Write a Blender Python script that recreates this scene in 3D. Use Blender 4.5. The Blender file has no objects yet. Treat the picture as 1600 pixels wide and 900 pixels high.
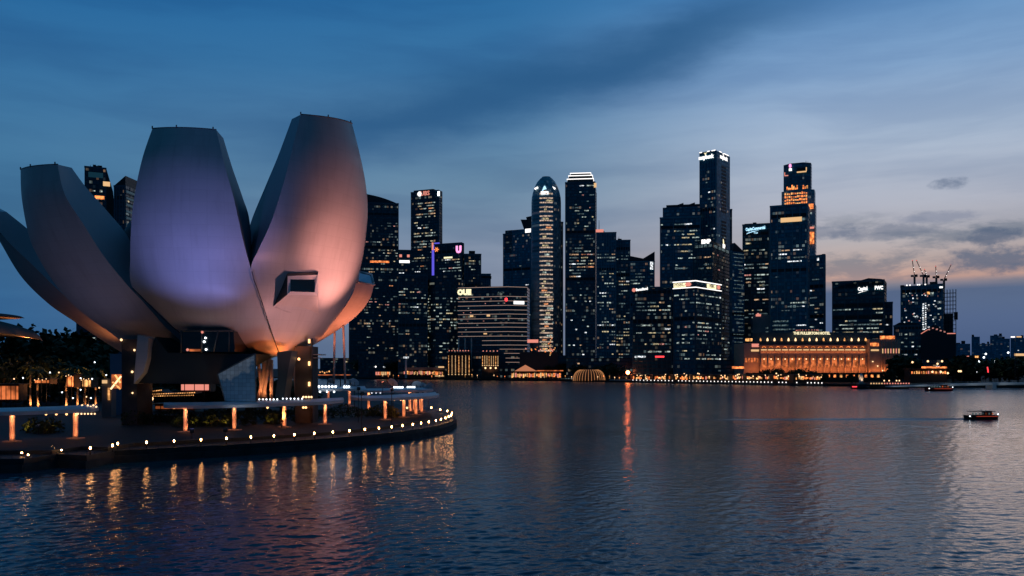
import bpy, bmesh, math, random
from mathutils import Vector, Matrix
R = math.radians
sc = bpy.context.scene
COL = sc.collection

# ------------------------------------------------------------------ camera, sky, sun, exposure
F, EYE, HORIZON = 1333.3, 15.0, 575.0          # focal length and eye row measured on the photograph, eye height in metres
cam = bpy.data.cameras.new('camera'); camo = bpy.data.objects.new('camera', cam); COL.objects.link(camo)
cam.sensor_width = 36; cam.lens = 36*F/1600; cam.shift_y = (HORIZON-450)/1600
cam.clip_start = 0.5; cam.clip_end = 40000
camo.location = (0, 0, EYE); camo.rotation_euler = (R(90), 0, 0)
sc.camera = camo

def srgb(h):
    h = h.lstrip('#'); v = [int(h[i:i+2], 16)/255 for i in (0, 2, 4)]
    return tuple((c/12.92 if c <= .04045 else ((c+.055)/1.055)**2.4) for c in v)

class E:
    """a tiny wrapper: arithmetic on shader sockets"""
    def __init__(s, nt, sock): s.nt, s.s = nt, sock
    def _m(s, op, *a, clamp=False):
        n = s.nt.nodes.new('ShaderNodeMath'); n.operation = op; n.use_clamp = clamp
        for i, v in enumerate((s,)+a):
            if isinstance(v, E): s.nt.links.new(v.s, n.inputs[i])
            else: n.inputs[i].default_value = v
        return E(s.nt, n.outputs[0])
    def __add__(s, o): return s._m('ADD', o)
    def __sub__(s, o): return s._m('SUBTRACT', o)
    def __mul__(s, o): return s._m('MULTIPLY', o)
    def __truediv__(s, o): return s._m('DIVIDE', o)
    def floor(s): return s._m('FLOOR')
    def frac(s): return s._m('FRACT')
    def abs(s): return s._m('ABSOLUTE')
    def gt(s, v): return s._m('GREATER_THAN', v)
    def lt(s, v): return s._m('LESS_THAN', v)
    def inv(s): return s*-1.0+1.0
    def smooth(s, a, b):
        n = s.nt.nodes.new('ShaderNodeMapRange'); n.interpolation_type = 'SMOOTHSTEP'
        s.nt.links.new(s.s, n.inputs[0]); n.inputs[1].default_value = a; n.inputs[2].default_value = b
        return E(s.nt, n.outputs[0])
def comb(nt, x, y, z=0.0):
    n = nt.nodes.new('ShaderNodeCombineXYZ')
    for i, v in enumerate((x, y, z)):
        if isinstance(v, E): nt.links.new(v.s, n.inputs[i])
        else: n.inputs[i].default_value = v
    return E(nt, n.outputs[0])
def noise(nt, vec, scale, detail=3, rough=.5, dist=0.0):
    n = nt.nodes.new('ShaderNodeTexNoise'); nt.links.new(vec.s, n.inputs['Vector'])
    n.inputs['Scale'].default_value = scale; n.inputs['Detail'].default_value = detail
    n.inputs['Roughness'].default_value = rough; n.inputs['Distortion'].default_value = dist
    return E(nt, n.outputs[0])
def ramp(nt, fac, stops):
    n = nt.nodes.new('ShaderNodeValToRGB'); nt.links.new(fac.s, n.inputs[0]); e = n.color_ramp.elements
    while len(e) < len(stops): e.new(.5)
    for el, (p, c) in zip(e, stops): el.position = p; el.color = (*(srgb(c) if isinstance(c, str) else c), 1)
    return E(nt, n.outputs[0])
def mix(nt, fac, a, b, mode='MIX'):
    n = nt.nodes.new('ShaderNodeMix'); n.data_type = 'RGBA'; n.blend_type = mode
    for i, v in ((0, fac), (6, a), (7, b)):
        if isinstance(v, E): nt.links.new(v.s, n.inputs[i])
        elif i == 0: n.inputs[0].default_value = v
        else: n.inputs[i].default_value = (*(srgb(v) if isinstance(v, str) else v), 1)
    return E(nt, n.outputs[2])

SUN_EL, SUN_AZ = -3.0, 30.0                     # the sun has just set behind the right end of the skyline
w = bpy.data.worlds.new('World'); sc.world = w; w.use_nodes = True
nt = w.node_tree; nt.nodes.clear()
tc = nt.nodes.new('ShaderNodeTexCoord'); sp = nt.nodes.new('ShaderNodeSeparateXYZ')
nt.links.new(tc.outputs['Generated'], sp.inputs[0])
dx, dy, dz = (E(nt, sp.outputs[i]) for i in range(3))
az = dx._m('ARCTAN2', dy)*57.2958
el = dz._m('ARCSINE')*57.2958
ee = el/50.0
def st(l): return [(max(0, d)/50, c) for d, c in l]
left = ramp(nt, ee, st([(0, '#2a5f93'), (4, '#35699c'), (9, '#47769f'), (13, '#4a7ba8'), (17, '#3c74a8'), (23, '#2068a6'), (34, '#155489'), (50, '#0d3a63')]))
mid = ramp(nt, ee, st([(0, '#6a7990'), (5, '#7e8aa0'), (8, '#8290a8'), (12, '#7290b0'), (15, '#5f87b0'), (19, '#3f78ac'), (23, '#2f70aa'), (34, '#1d5a8c'), (50, '#0f4068')]))
left = mix(nt, 1.0, left, (.76, .91, .88), 'MULTIPLY'); mid = mix(nt, el.smooth(6, 13)*.65, mid, mix(nt, 1.0, mid, (.74, .86, .80), 'MULTIPLY'))
right = ramp(nt, ee, st([(0, '#35577f'), (3, '#48628a'), (4.75, '#516688'), (5.15, '#8f8894'), (5.5, '#cfa394'), (6.6, '#bda8a2'), (8.0, '#b3aeb3'), (10, '#afb3c1'), (14, '#a8b9cf'), (18, '#82a4ca'), (23, '#5088bc'), (34, '#3a6c9c'), (50, '#1b4a74')]))
sky = mix(nt, az.smooth(-34, 2), left, mid)
sky = mix(nt, az.smooth(-2, 20), sky, right)
# broad wispy streaks
warp = noise(nt, comb(nt, az*.05, el*.16), 1.0, 3)
st1 = noise(nt, comb(nt, az*.045-el*.03, el*.32+warp*1.3), 1.0, 5, .55)
sky = mix(nt, st1.smooth(.36, .66)*.36, sky, mix(nt, 1.0, sky, '#9db4cf', 'MULTIPLY'))
# long dark bank of cloud rising to the right
wob = noise(nt, comb(nt, az*.10, el*.3), 1.0, 5, .6)
line = el-(az*.245+17.6)+(wob-.5)*3.4
band = line.smooth(-2.9, .1)*line.smooth(.2, 3.3).inv()
band = band*az.smooth(-21, -9)*az.smooth(9, 27).inv()
sky = mix(nt, band*.85, sky, '#235684')
# low ragged cloud bars near the sunset
c1 = noise(nt, comb(nt, az*.15, el*.62+warp*1.5), 1.0, 6, .62)
low = c1.smooth(.47, .62)*az.smooth(14, 20)*el.smooth(4.2, 6.0)*el.smooth(8.0, 10.5).inv()
sky = mix(nt, low*.6, sky, '#58697f')
def puff(a, e, ra, re_, amt, colr):
    global sky
    d = ((az-a)/ra)*((az-a)/ra)+((el-e)/re_)*((el-e)/re_)+(noise(nt, comb(nt, az*.9, el*1.7), 1.0, 5, .65)-.5)*2.6
    sky = mix(nt, d.smooth(.1, 1.25).inv()*amt, sky, colr)
puff(27.2, 10.9, 1.1, .38, .75, '#64748f')
puff(29.3, 7.7, 1.8, .55, .75, '#465a78')
puff(29.6, 6.35, 3.0, .85, .8, '#4b5f7c')
puff(23.5, 8.3, 3.4, .55, .6, '#68738a')
puff(26.4, 9.0, 2.4, .4, .5, '#76809a')
puff(20.4, 8.5, 2.2, .5, .5, '#5a6a86')
# the far side of the sky, behind the viewer, is already night blue
far = mix(nt, el.smooth(5, 65), '#082f4c', '#174666')
sky = mix(nt, az.abs().smooth(36, 80), sky, far)
sky = mix(nt, el.smooth(-12, -1).inv(), sky, (.004, .012, .02))
nis = nt.nodes.new('ShaderNodeTexSky'); nis.sky_type = 'NISHITA'; nis.sun_disc = False
nis.sun_elevation = R(SUN_EL); nis.sun_rotation = R(SUN_AZ)
nb = nt.nodes.new('ShaderNodeBackground'); nt.links.new(nis.outputs[0], nb.inputs[0]); nb.inputs[1].default_value = .05
cb = nt.nodes.new('ShaderNodeBackground'); nt.links.new(sky.s, cb.inputs[0]); cb.inputs[1].default_value = 1.0
ad = nt.nodes.new('ShaderNodeAddShader'); nt.links.new(nb.outputs[0], ad.inputs[0]); nt.links.new(cb.outputs[0], ad.inputs[1])
wo = nt.nodes.new('ShaderNodeOutputWorld'); nt.links.new(ad.outputs[0], wo.inputs[0])

sl = bpy.data.lights.new('sun', 'SUN'); sl.energy = .03; sl.angle = R(12); sl.color = (1, .7, .5)
so = bpy.data.objects.new('sun', sl); COL.objects.link(so)
so.rotation_euler = (R(88), 0, R(180-SUN_AZ))     # last glow from just over the right horizon
vs = sc.view_settings; sc.display_settings.display_device = 'sRGB'
vs.view_transform = 'Standard'; vs.look = 'None'; vs.exposure = 0; vs.gamma = 1; vs.use_curve_mapping = False
cy = sc.cycles; cy.use_denoising = True; cy.max_bounces = 5; cy.diffuse_bounces = 2; cy.glossy_bounces = 4
cy.transmission_bounces = 3; cy.sample_clamp_indirect = 4; cy.caustics_reflective = False; cy.caustics_refractive = False
cy.use_light_tree = True

# ------------------------------------------------------------------ helpers
def P(px, py, Y): return Vector(((px-800)/F*Y, Y, EYE-(py-HORIZON)/F*Y))
def X(px, Y): return (px-800)/F*Y
def Z(py, Y): return EYE-(py-HORIZON)/F*Y
ORD = ('zeroth first second third fourth fifth sixth seventh eighth ninth tenth eleventh twelfth thirteenth fourteenth fifteenth sixteenth '
       'seventeenth eighteenth nineteenth twentieth').split()
def ordw(n):
    if n <= 20: return ORD[n]
    t = {2: 'twenty', 3: 'thirty', 4: 'forty', 5: 'fifty', 6: 'sixty'}[n//10]
    return t[:-1]+'ieth' if n % 10 == 0 else t+'-'+ORD[n % 10]

class MB:
    def __init__(s): s.bm = bmesh.new()
    def face(s, pts, smooth=False, mi=0):
        f = s.bm.faces.new([s.bm.verts.new(p) for p in pts]); f.smooth = smooth; f.material_index = mi; return s
    def grid(s, rows, smooth=True, closed=False, mi=0):
        V = [[s.bm.verts.new(p) for p in r] for r in rows]
        n = len(V[0])
        for a, b in zip(V, V[1:]):
            for i in range(n if closed else n-1):
                j = (i+1) % n
                try:
                    f = s.bm.faces.new((a[i], a[j], b[j], b[i])); f.smooth = smooth; f.material_index = mi
                except ValueError: pass
        return V
    def box(s, x0, x1, y0, y1, z0, z1, M=None, mi=0):
        v = [Vector((x, y, z)) for z in (z0, z1) for y in (y0, y1) for x in (x0, x1)]
        if M is not None: v = [M @ p for p in v]
        b = [s.bm.verts.new(p) for p in v]
        for q in ((0, 2, 3, 1), (4, 5, 7, 6), (0, 1, 5, 4), (2, 6, 7, 3), (0, 4, 6, 2), (1, 3, 7, 5)):
            s.bm.faces.new([b[i] for i in q]).material_index = mi
        return s
    def prism(s, pts, vec, mi=0):
        """polygon pts swept along vec"""
        vec = Vector(vec); n = len(pts)
        a = [s.bm.verts.new(p) for p in pts]; b = [s.bm.verts.new(Vector(p)+vec) for p in pts]
        s.bm.faces.new(a).material_index = mi; s.bm.faces.new(b[::-1]).material_index = mi
        for i in range(n):
            j = (i+1) % n
            s.bm.faces.new((a[j], a[i], b[i], b[j])).material_index = mi
        return s
    def plan(s, pts, z0, z1, mi=0): return s.prism([Vector((p[0], p[1], z0)) for p in pts], (0, 0, z1-z0), mi)
    def tube(s, p0, p1, r0, r1=None, n=8, mi=0):
        p0, p1 = Vector(p0), Vector(p1); r1 = r0 if r1 is None else r1
        d = (p1-p0).normalized(); u = d.orthogonal().normalized(); v = d.cross(u)
        ring = lambda p, r: [p+(u*math.cos(2*math.pi*i/n)+v*math.sin(2*math.pi*i/n))*r for i in range(n)]
        V = s.grid([ring(p0, r0), ring(p1, r1)], True, True, mi)
        for r in (V[0][::-1], V[1]): s.bm.faces.new(r).material_index = mi
        return s
    def lathe(s, c, prof, n=24, sx=1, sy=1, cap=True, mi=0, smooth=True):
        c = Vector(c)
        V = s.grid([[c+Vector((math.cos(2*math.pi*i/n)*r*sx, math.sin(2*math.pi*i/n)*r*sy, z)) for i in range(n)] for r, z in prof], smooth, True, mi)
        if cap:
            s.bm.faces.new(V[0][::-1]).material_index = mi; s.bm.faces.new(V[-1]).material_index = mi
        return s
    def ball(s, c, r, n=10, sz=1, mi=0):
        return s.lathe(c, [(max(.001, r*math.sin(math.pi*k/6)), -r*sz*math.cos(math.pi*k/6)) for k in range(7)], n, mi=mi)

BASE = {}                                        # world location of each thing's Empty
def thing(name, label, cat, loc=(0, 0, 0), rz=0, group=None):
    o = bpy.data.objects.new(name, None); COL.objects.link(o); o.empty_display_size = .5
    o.location = loc; o.rotation_euler = (0, 0, rz); o['label'] = label; o['category'] = cat
    if group: o['group'] = group
    BASE[o.name] = Vector(loc)
    return o
def mesh_of(name, mb, mats, shift=None):
    if shift is not None:
        for v in mb.bm.verts: v.co -= shift
    bmesh.ops.recalc_face_normals(mb.bm, faces=mb.bm.faces)
    me = bpy.data.meshes.new(name); mb.bm.to_mesh(me); mb.bm.free()
    for m in (mats if isinstance(mats, (list, tuple)) else [mats]): me.materials.append(m)
    return me
def part(name, mb, mats, parent=None, local=False, label=None):
    """links mb as one mesh object; world coordinates become the parent's own unless local"""
    shift = None if (parent is None or local) else BASE[parent.name]
    o = bpy.data.objects.new(name, mesh_of(name, mb, mats, shift)); COL.objects.link(o)
    if parent is not None: o.parent = parent; BASE[o.name] = BASE[parent.name]
    if label: o['label'] = label
    return o
def struct(name, mb, mats, label=None):
    o = part(name, mb, mats); o['kind'] = 'structure'
    if label: o['label'] = label
    return o
def tag(o, label, cat, group=None):
    o['label'] = label; o['category'] = cat
    if group: o['group'] = group
    return o
def inst(name, me, parent=None, loc=(0, 0, 0), rot=(0, 0, 0), scl=(1, 1, 1)):
    o = bpy.data.objects.new(name, me); COL.objects.link(o)
    o.location = loc; o.rotation_euler = rot; o.scale = scl
    if parent is not None: o.parent = parent
    return o
def copy_tree(o, parent=None):
    c = o.copy(); COL.objects.link(c); c.parent = parent
    for ch in list(o.children): copy_tree(ch, c)
    return c
def sign(parent, text, loc, size, m, rot=(R(90), 0, 0), bold=.0, sx=1.0, name='sign', align='CENTER'):
    cu = bpy.data.curves.new(name, 'FONT'); cu.body = text; cu.size = size; cu.align_x = align; cu.align_y = 'CENTER'
    cu.extrude = .15; cu.offset = bold; cu.materials.append(m); cu.resolution_u = 2
    o = bpy.data.objects.new(name, cu); COL.objects.link(o); o.location = loc; o.rotation_euler = rot; o.scale = (sx, 1, 1)
    if parent is not None: o.parent = parent
    return o
def point(loc, energy, color, r=.15, name='uplight'):
    """bodiless lamp; the upward cone is added to keep it out of reflections"""
    r = r*2 if loc[1] > 400 else r
    return spot(loc, Vector(loc)+Vector((0, .05, 1)), energy, color, 152, .5, r, name)
def wash(loc, aim, energy, color, sx, sy, name='facade_wash'):
    l = bpy.data.lights.new(name, 'AREA'); l.shape = 'RECTANGLE'; l.size = sx; l.size_y = sy; l.energy = energy; l.color = color; l.spread = R(150)
    o = bpy.data.objects.new(name, l); COL.objects.link(o); o.location = loc
    o.rotation_euler = (Vector(aim)-Vector(loc)).to_track_quat('-Z', 'Y').to_euler(); return o
def spot(loc, aim, energy, color, deg, blend=1.0, r=.4, name='flood'):
    l = bpy.data.lights.new(name, 'SPOT'); l.energy = energy; l.color = color; l.spot_size = R(deg); l.spot_blend = blend; l.shadow_soft_size = r
    o = bpy.data.objects.new(name, l); COL.objects.link(o); o.location = loc
    o.rotation_euler = (Vector(aim)-Vector(loc)).to_track_quat('-Z', 'Y').to_euler(); return o

# ------------------------------------------------------------------ materials
def pm(name, col, rough=.6, metal=0.0, spec=.5, var=0.0, vscale=.3, bump=0.0, bscale=2.0):
    m = bpy.data.materials.new(name); m.use_nodes = True; t = m.node_tree; b = t.nodes['Principled BSDF']
    col = srgb(col) if isinstance(col, str) else col
    b.inputs['Base Color'].default_value = (*col, 1); b.inputs['Roughness'].default_value = rough
    b.inputs['Metallic'].default_value = metal; b.inputs['Specular IOR Level'].default_value = spec
    if var or bump:
        g = t.nodes.new('ShaderNodeNewGeometry'); v = E(t, g.outputs['Position'])
        if var:
            n = noise(t, v, vscale, 5, .6)
            c = mix(t, n.smooth(.3, .7), tuple(x*(1-var) for x in col), tuple(min(1, x*(1+var)) for x in col))
            t.links.new(c.s, b.inputs['Base Color'])
        if bump:
            bn = t.nodes.new('ShaderNodeBump'); bn.inputs['Strength'].default_value = bump
            t.links.new(noise(t, v, bscale, 4).s, bn.inputs['Height']); t.links.new(bn.outputs[0], b.inputs['Normal'])
    return m
def em(name, col, strength, sample=False, var=0.0, vscale=.4):
    m = bpy.data.materials.new(name); m.use_nodes = True; t = m.node_tree; b = t.nodes['Principled BSDF']
    col = srgb(col) if isinstance(col, str) else col
    b.inputs['Base Color'].default_value = (.02, .02, .02, 1); b.inputs['Roughness'].default_value = .3
    b.inputs['Emission Color'].default_value = (*col, 1); b.inputs['Emission Strength'].default_value = strength
    if var:                                        # uneven interiors: mullions, blinds, furniture
        g = t.nodes.new('ShaderNodeNewGeometry'); n = noise(t, E(t, g.outputs['Position']), vscale, 2, .6)
        s = n.smooth(.38, .66)*(2*var)+(1-var)
        t.links.new((s*strength).s, b.inputs['Emission Strength'])
    if not sample: m.cycles.emission_sampling = 'NONE'
    return m

def facade(name, glass, frame, fh=4.0, cell=3.0, glow=.05, lit=.82, rough=.18, glowcol=None):
    glass = tuple(c*.72 for c in glass); frame = tuple(c*.72 for c in frame); glow *= 4; lit -= .06
    """curtain wall: floor bands, mullions, slightly uneven panes, and the dim after-hours glow of a few rooms"""
    m = bpy.data.materials.new(name); m.use_nodes = True; t = m.node_tree; b = t.nodes['Principled BSDF']
    g = t.nodes.new('ShaderNodeTexCoord'); s = t.nodes.new('ShaderNodeSeparateXYZ'); t.links.new(g.outputs['Object'], s.inputs[0])
    x, y, z = (E(t, s.outputs[i]) for i in range(3))
    u = x+y
    fz, fu = (z/fh).frac(), (u/cell).frac()
    span = fz.lt(.34)
    mull = fu.lt(.14)
    fr = span._m('MAXIMUM', mull)
    cellv = comb(t, (u/cell).floor(), (z/fh).floor())
    wn = t.nodes.new('ShaderNodeTexWhiteNoise'); wn.noise_dimensions = '2D'; t.links.new(cellv.s, wn.inputs[0]); rnd = E(t, wn.outputs[0])
    oi = t.nodes.new('ShaderNodeObjectInfo')
    wn2 = t.nodes.new('ShaderNodeTexWhiteNoise'); wn2.noise_dimensions = '1D'
    t.links.new(((z/fh).floor()+E(t, oi.outputs['Random'])*50.0).s, wn2.inputs['W']); rowr = E(t, wn2.outputs[0])
    pane = mix(t, rnd, tuple(c*.55 for c in glass), tuple(c*1.4 for c in glass))
    c = mix(t, fr, pane, frame)
    t.links.new(c.s, b.inputs['Base Color'])
    t.links.new((fr*.4+rough).s, b.inputs['Roughness'])
    b.inputs['Specular IOR Level'].default_value = .6
    on = (rnd*.65+rowr*.35).smooth(lit, 1.0)*fr.inv()
    t.links.new((on*glow).s, b.inputs['Emission Strength']); t.links.new(ramp(t, (rnd*7.3+rowr*3.1).frac(), [(0, (.55, .8, .8)), (.5, (.8, .85, .7)), (.75, (1, .72, .4)), (1, (1, .5, .25))]).s, b.inputs['Emission Color'])
    bn = t.nodes.new('ShaderNodeBump'); bn.inputs['Strength'].default_value = .25; bn.inputs['Distance'].default_value = .15
    t.links.new((fr+rnd*.3).s, bn.inputs['Height']); t.links.new(bn.outputs[0], b.inputs['Normal'])
    m.cycles.emission_sampling = 'NONE'
    return m

M = {
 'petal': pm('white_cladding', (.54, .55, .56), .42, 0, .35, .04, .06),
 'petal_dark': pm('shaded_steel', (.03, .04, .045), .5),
 'flank': pm('shaded_cladding', (.20, .25, .29), .5, 0, .35, .05, .06),  # same cladding as the petals, darkened: side shade put into the colour
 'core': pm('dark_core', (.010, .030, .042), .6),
 'concrete': pm('concrete', (.22, .21, .20), .75, 0, .3, .15, .3),
 'shaft': pm('dark_concrete', (.07, .07, .072), .75, 0, .3, .2, .4),
 'column': pm('painted_steel', (.55, .53, .50), .45),
 'deck': pm('timber_deck', (.014, .020, .025), .6, 0, .4, .3, .8),
 'terrace': pm('paving', (.022, .027, .03), .7, 0, .3, .25, .5),
 'quay': pm('quay_wall', (.04, .042, .045), .8, 0, .3, .3, .4),
 'land': pm('dark_ground', (.03, .034, .03), .9, 0, .2, .3, .05),
 'roof_sheet': pm('canopy_roof', (.60, .66, .72), .35, 0, .5, .06, .2),
 'black': pm('black_metal', (.015, .017, .02), .5),
 'white': pm('white_paint', (.75, .75, .75), .45),
 'grey': pm('grey_wall', (.20, .20, .21), .7, 0, .3, .2, .1),
 'stone': pm('pale_stone', (.42, .36, .30), .75, 0, .3, .12, .2),
 'darkroof': pm('slate_roof', (.05, .075, .095), .6, 0, .4, .15, .1),
 'leaf': pm('foliage', (.035, .06, .03), .7, 0, .2, .45, .6),
 'leaf2': pm('palm_foliage', (.06, .08, .03), .6, 0, .2, .35, .6),
 'bark': pm('bark', (.10, .075, .055), .85, 0, .2, .25, 1.5),
 'redhull': pm('red_hull', (.30, .03, .03), .45),
 'wood': pm('dark_wood', (.05, .035, .028), .6, 0, .4, .2, 1.0),
 'glassdark': pm('dark_glass', (.01, .016, .02), .08, 0, .8),
 'canvas': pm('pale_canvas', (.5, .45, .4), .8),
 'scaf': pm('scaffold_steel', (.09, .10, .11), .5),
 'bulb': em('bulb_white', (1, .45, .15), 60, True),
 'bulb_cold': em('bulb_cold', (.85, .93, 1), 3.5),
 'warm': em('lamp_warm', (1, .50, .19), 3),
 'warmhot': em('lamp_hot', (1, .60, .30), 2.2),
 'orange': em('lamp_orange', (1, .26, .07), 1.35, False, .6, .35),
 'orange2': em('lamp_orange_soft', (1, .24, .07), .55, False, .6, .25),
 'amber': em('lamp_amber', (1, .44, .14), 1.15, False, .6, .5),
 'red': em('lamp_red', (1, .05, .06), 2.0),
 'pinksign': em('sign_pink', (1, .32, .62), 1.6),
 'white_l': em('sign_white', (1, .95, .92), 1.6),
 'white_s': em('strip_white', (1, .66, .55), .42),
 'cream': em('sign_cream', (1, .86, .52), 1.3),
 'gold': em('sign_gold', (1, .60, .28), .85),
 'salmon': em('sign_salmon', (1, .33, .25), .85),
 'sky_l': em('sign_blue', (.45, .78, 1), 1.5),
 'violet': em('sign_violet', (.12, .10, .75), 1.0),
 'pier': pm('pale_pier', (.06, .26, .36), .6), 'pier_dark': pm('dark_pier', (.02, .12, .17), .6),
 'screen': em('screen_teal', (.03, .16, .26), .16),
 'beige': em('floor_beige', (1, .70, .52), .5, False, .6, .5),
}
PAL = {}
def wmat(k, col, s): PAL[k] = em('window_'+k, col, s, False, .75, .55)
wmat('pale', (.80, .95, .86), .44); wmat('dim', (.42, .62, .66), .17); wmat('yellow', (1, .82, .48), .50)
wmat('warm', (1, .62, .36), .46); wmat('orange', (1, .38, .16), .60); wmat('white', (.92, .96, 1), 1.0); wmat('pink', (1, .42, .36), .5)
MIXES = {'office': (('pale', 30), ('dim', 48), ('yellow', 9), ('warm', 5), ('white', 5), ('pink', 2)),
         'warm': (('pale', 26), ('dim', 26), ('yellow', 24), ('warm', 16), ('orange', 4), ('white', 4)),
         'cool': (('pale', 32), ('dim', 52), ('white', 14), ('warm', 2)),
         'mixed': (('pale', 28), ('dim', 40), ('warm', 10), ('yellow', 8), ('pink', 6), ('orange', 3), ('white', 4))}
WM = {}
for k, m in PAL.items():
    WM[k] = mesh_of('lit_window', MB().box(-.5, .5, -.12, .12, -.5, .5), m)
FA = {
 'navy': facade('curtain_wall_navy', (.030, .30, .46), (.018, .17, .26), 4, 3, .05),
 'teal': facade('curtain_wall_teal', (.018, .22, .32), (.012, .12, .18), 4, 3, .05, .78),
 'blue': facade('curtain_wall_blue', (.05, .40, .62), (.025, .22, .36), 4, 3, .05, .84, .12),
 'black': facade('curtain_wall_black', (.010, .14, .20), (.007, .07, .10), 4, 3, .05, .80),
 'slate': facade('curtain_wall_slate', (.30, .62, .75), (.42, .68, .78), 4, 3, .05, .86, .3),
 'far': facade('hazed_far_block', (.14, .42, .62), (.12, .36, .56), 4, 4, .02, .9, .5),  # distance haze put into the wall colours, paler and bluer
 'beige': facade('curtain_wall_lit_floors', (.10, .11, .12), (.10, .095, .09), 4.6, 3, .12, .55, .3),
}

# ------------------------------------------------------------------ water
def panel_mat():
    """pale cladding panels: fine joints, slight tone differences from panel to panel, faint run-off streaks"""
    m = M['petal']; t = m.node_tree; b = t.nodes['Principled BSDF']
    g = t.nodes.new('ShaderNodeNewGeometry'); s = t.nodes.new('ShaderNodeSeparateXYZ'); t.links.new(g.outputs['Position'], s.inputs[0])
    x, y, z = (E(t, s.outputs[i]) for i in range(3))
    an = (x+66.0)._m('ARCTAN2', y-206.0)*11.0; zr = z/2.3
    seam = (an.frac()-.5).abs().gt(.478)._m('MAXIMUM', (zr.frac()-.5).abs().gt(.472))
    wn = t.nodes.new('ShaderNodeTexWhiteNoise'); wn.noise_dimensions = '2D'; t.links.new(comb(t, an.floor(), zr.floor()).s, wn.inputs[0]); rv = E(t, wn.outputs[0])
    stn = noise(t, comb(t, an*1.6, z*.09), 1.0, 5, .65)
    v = (rv-.5)*.03+.54-stn.smooth(.45, .8)*.08-seam*.035
    t.links.new(comb(t, v, v*1.01, v*1.02).s, b.inputs['Base Color']); t.links.new((rv*.12+.36).s, b.inputs['Roughness'])
panel_mat()
def water_mat():
    m = bpy.data.materials.new('bay_water'); m.use_nodes = True; t = m.node_tree; b = t.nodes['Principled BSDF']
    b.inputs['Base Color'].default_value = (.003, .065, .105, 1); b.inputs['Specular IOR Level'].default_value = .36; b.inputs['IOR'].default_value = 1.33
    b.inputs['Specular Tint'].default_value = (.29, .77, 1, 1)
    g = t.nodes.new('ShaderNodeNewGeometry'); s = t.nodes.new('ShaderNodeSeparateXYZ'); t.links.new(g.outputs['Position'], s.inputs[0])
    x, y = E(t, s.outputs[0]), E(t, s.outputs[1])
    v1 = comb(t, x*.75+y*.12, y*1.0)
    n1 = noise(t, v1, 1.3, 3, .6, .6); n2 = noise(t, comb(t, x, y*1.3), 4.2, 2, .5)
    patch = noise(t, comb(t, x*.5, y), .011, 3, .55).smooth(.33, .68)
    offshore = y.smooth(90, 520)                      # ruffled by wind out in the open bay
    t.links.new((offshore*.17+.05).s, b.inputs['Roughness'])
    bn = t.nodes.new('ShaderNodeBump'); bn.inputs['Distance'].default_value = 1.0
    t.links.new((patch*.08+.07+offshore*.24).s, bn.inputs['Strength'])
    t.links.new((n1*.6+n2*.16).s, bn.inputs['Height']); t.links.new(bn.outputs[0], b.inputs['Normal'])
    return m
M['water'] = water_mat()
def water_mesh():
    """one sheet to the horizon; the open bay carries real wind waves, finest where they can be seen"""
    import numpy as np
    rg = np.random.default_rng(11)
    ny, nx, K = 1250, 820, .86
    yy = 36*(760/36)**(np.arange(ny)/(ny-1)); kk = np.linspace(-K, K, nx)
    Yg, Kg = np.meshgrid(yy, kk, indexing='ij'); Xg = Yg*Kg
    step = yy*(math.log(760/36)/(ny-1)); stp = np.maximum(step[:, None], Yg*(2*K/nx))
    N = 64; lam = np.exp(rg.uniform(math.log(.5), math.log(5.0), N)); ang = R(-78)+rg.normal(0, .55, N); ph = rg.uniform(0, 6.28, N)
    Zg = np.zeros_like(Xg)
    for l, a, p in zip(lam, ang, ph):
        sl = .145*math.sqrt(2/N)*(1.3 if l < 2 else .5); k = 2*math.pi/l
        Zg += np.clip((l/stp-2.2)/2.2, 0, 1)*(sl/k)*np.sin(k*(Xg*math.cos(a)+Yg*math.sin(a))+p)
    calm = .62+.38*np.sin(Xg*.013+1.7*np.sin(Yg*.017)+.6)*np.sin(Yg*.03+1.3*np.sin(Xg*.011))
    edge_ = np.clip((K-np.abs(Kg))/.05, 0, 1)*np.clip((Yg-36)/6, 0, 1)*np.clip((760-Yg)/160, 0, 1)
    Zg *= calm*edge_
    co = np.stack([Xg, Yg, Zg], -1).reshape(-1, 3); n0 = len(co)
    a, b = K*36, K*760
    ext = np.array([(-14000, -600, 0), (14000, -600, 0), (14000, 26000, 0), (-14000, 26000, 0)], float)
    co = np.concatenate([co, ext])
    idx = np.arange(n0).reshape(ny, nx)
    q = np.stack([idx[:-1, :-1], idx[:-1, 1:], idx[1:, 1:], idx[1:, :-1]], -1).reshape(-1, 4)
    c00, c01, c10, c11 = idx[0, 0], idx[0, -1], idx[-1, 0], idx[-1, -1]
    extra = np.array([[n0, n0+1, c01, c00], [n0+1, n0+2, c11, c01], [n0+2, n0+3, c10, c11], [n0+3, n0, c00, c10]])
    q = np.concatenate([q, extra]).astype(np.int32)
    me = bpy.data.meshes.new('water'); me.vertices.add(len(co)); me.vertices.foreach_set('co', co.astype(np.float32).ravel())
    me.loops.add(q.size); me.loops.foreach_set('vertex_index', q.ravel())
    me.polygons.add(len(q)); me.polygons.foreach_set('loop_start', np.arange(0, q.size, 4, dtype=np.int32)); me.polygons.foreach_set('loop_total', np.full(len(q), 4, np.int32))
    me.polygons.foreach_set('use_smooth', np.ones(len(q), bool)); me.materials.append(M['water']); me.update(calc_edges=True); me.validate()
    o = bpy.data.objects.new('water', me); COL.objects.link(o); o['kind'] = 'structure'
water_mesh()

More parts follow.
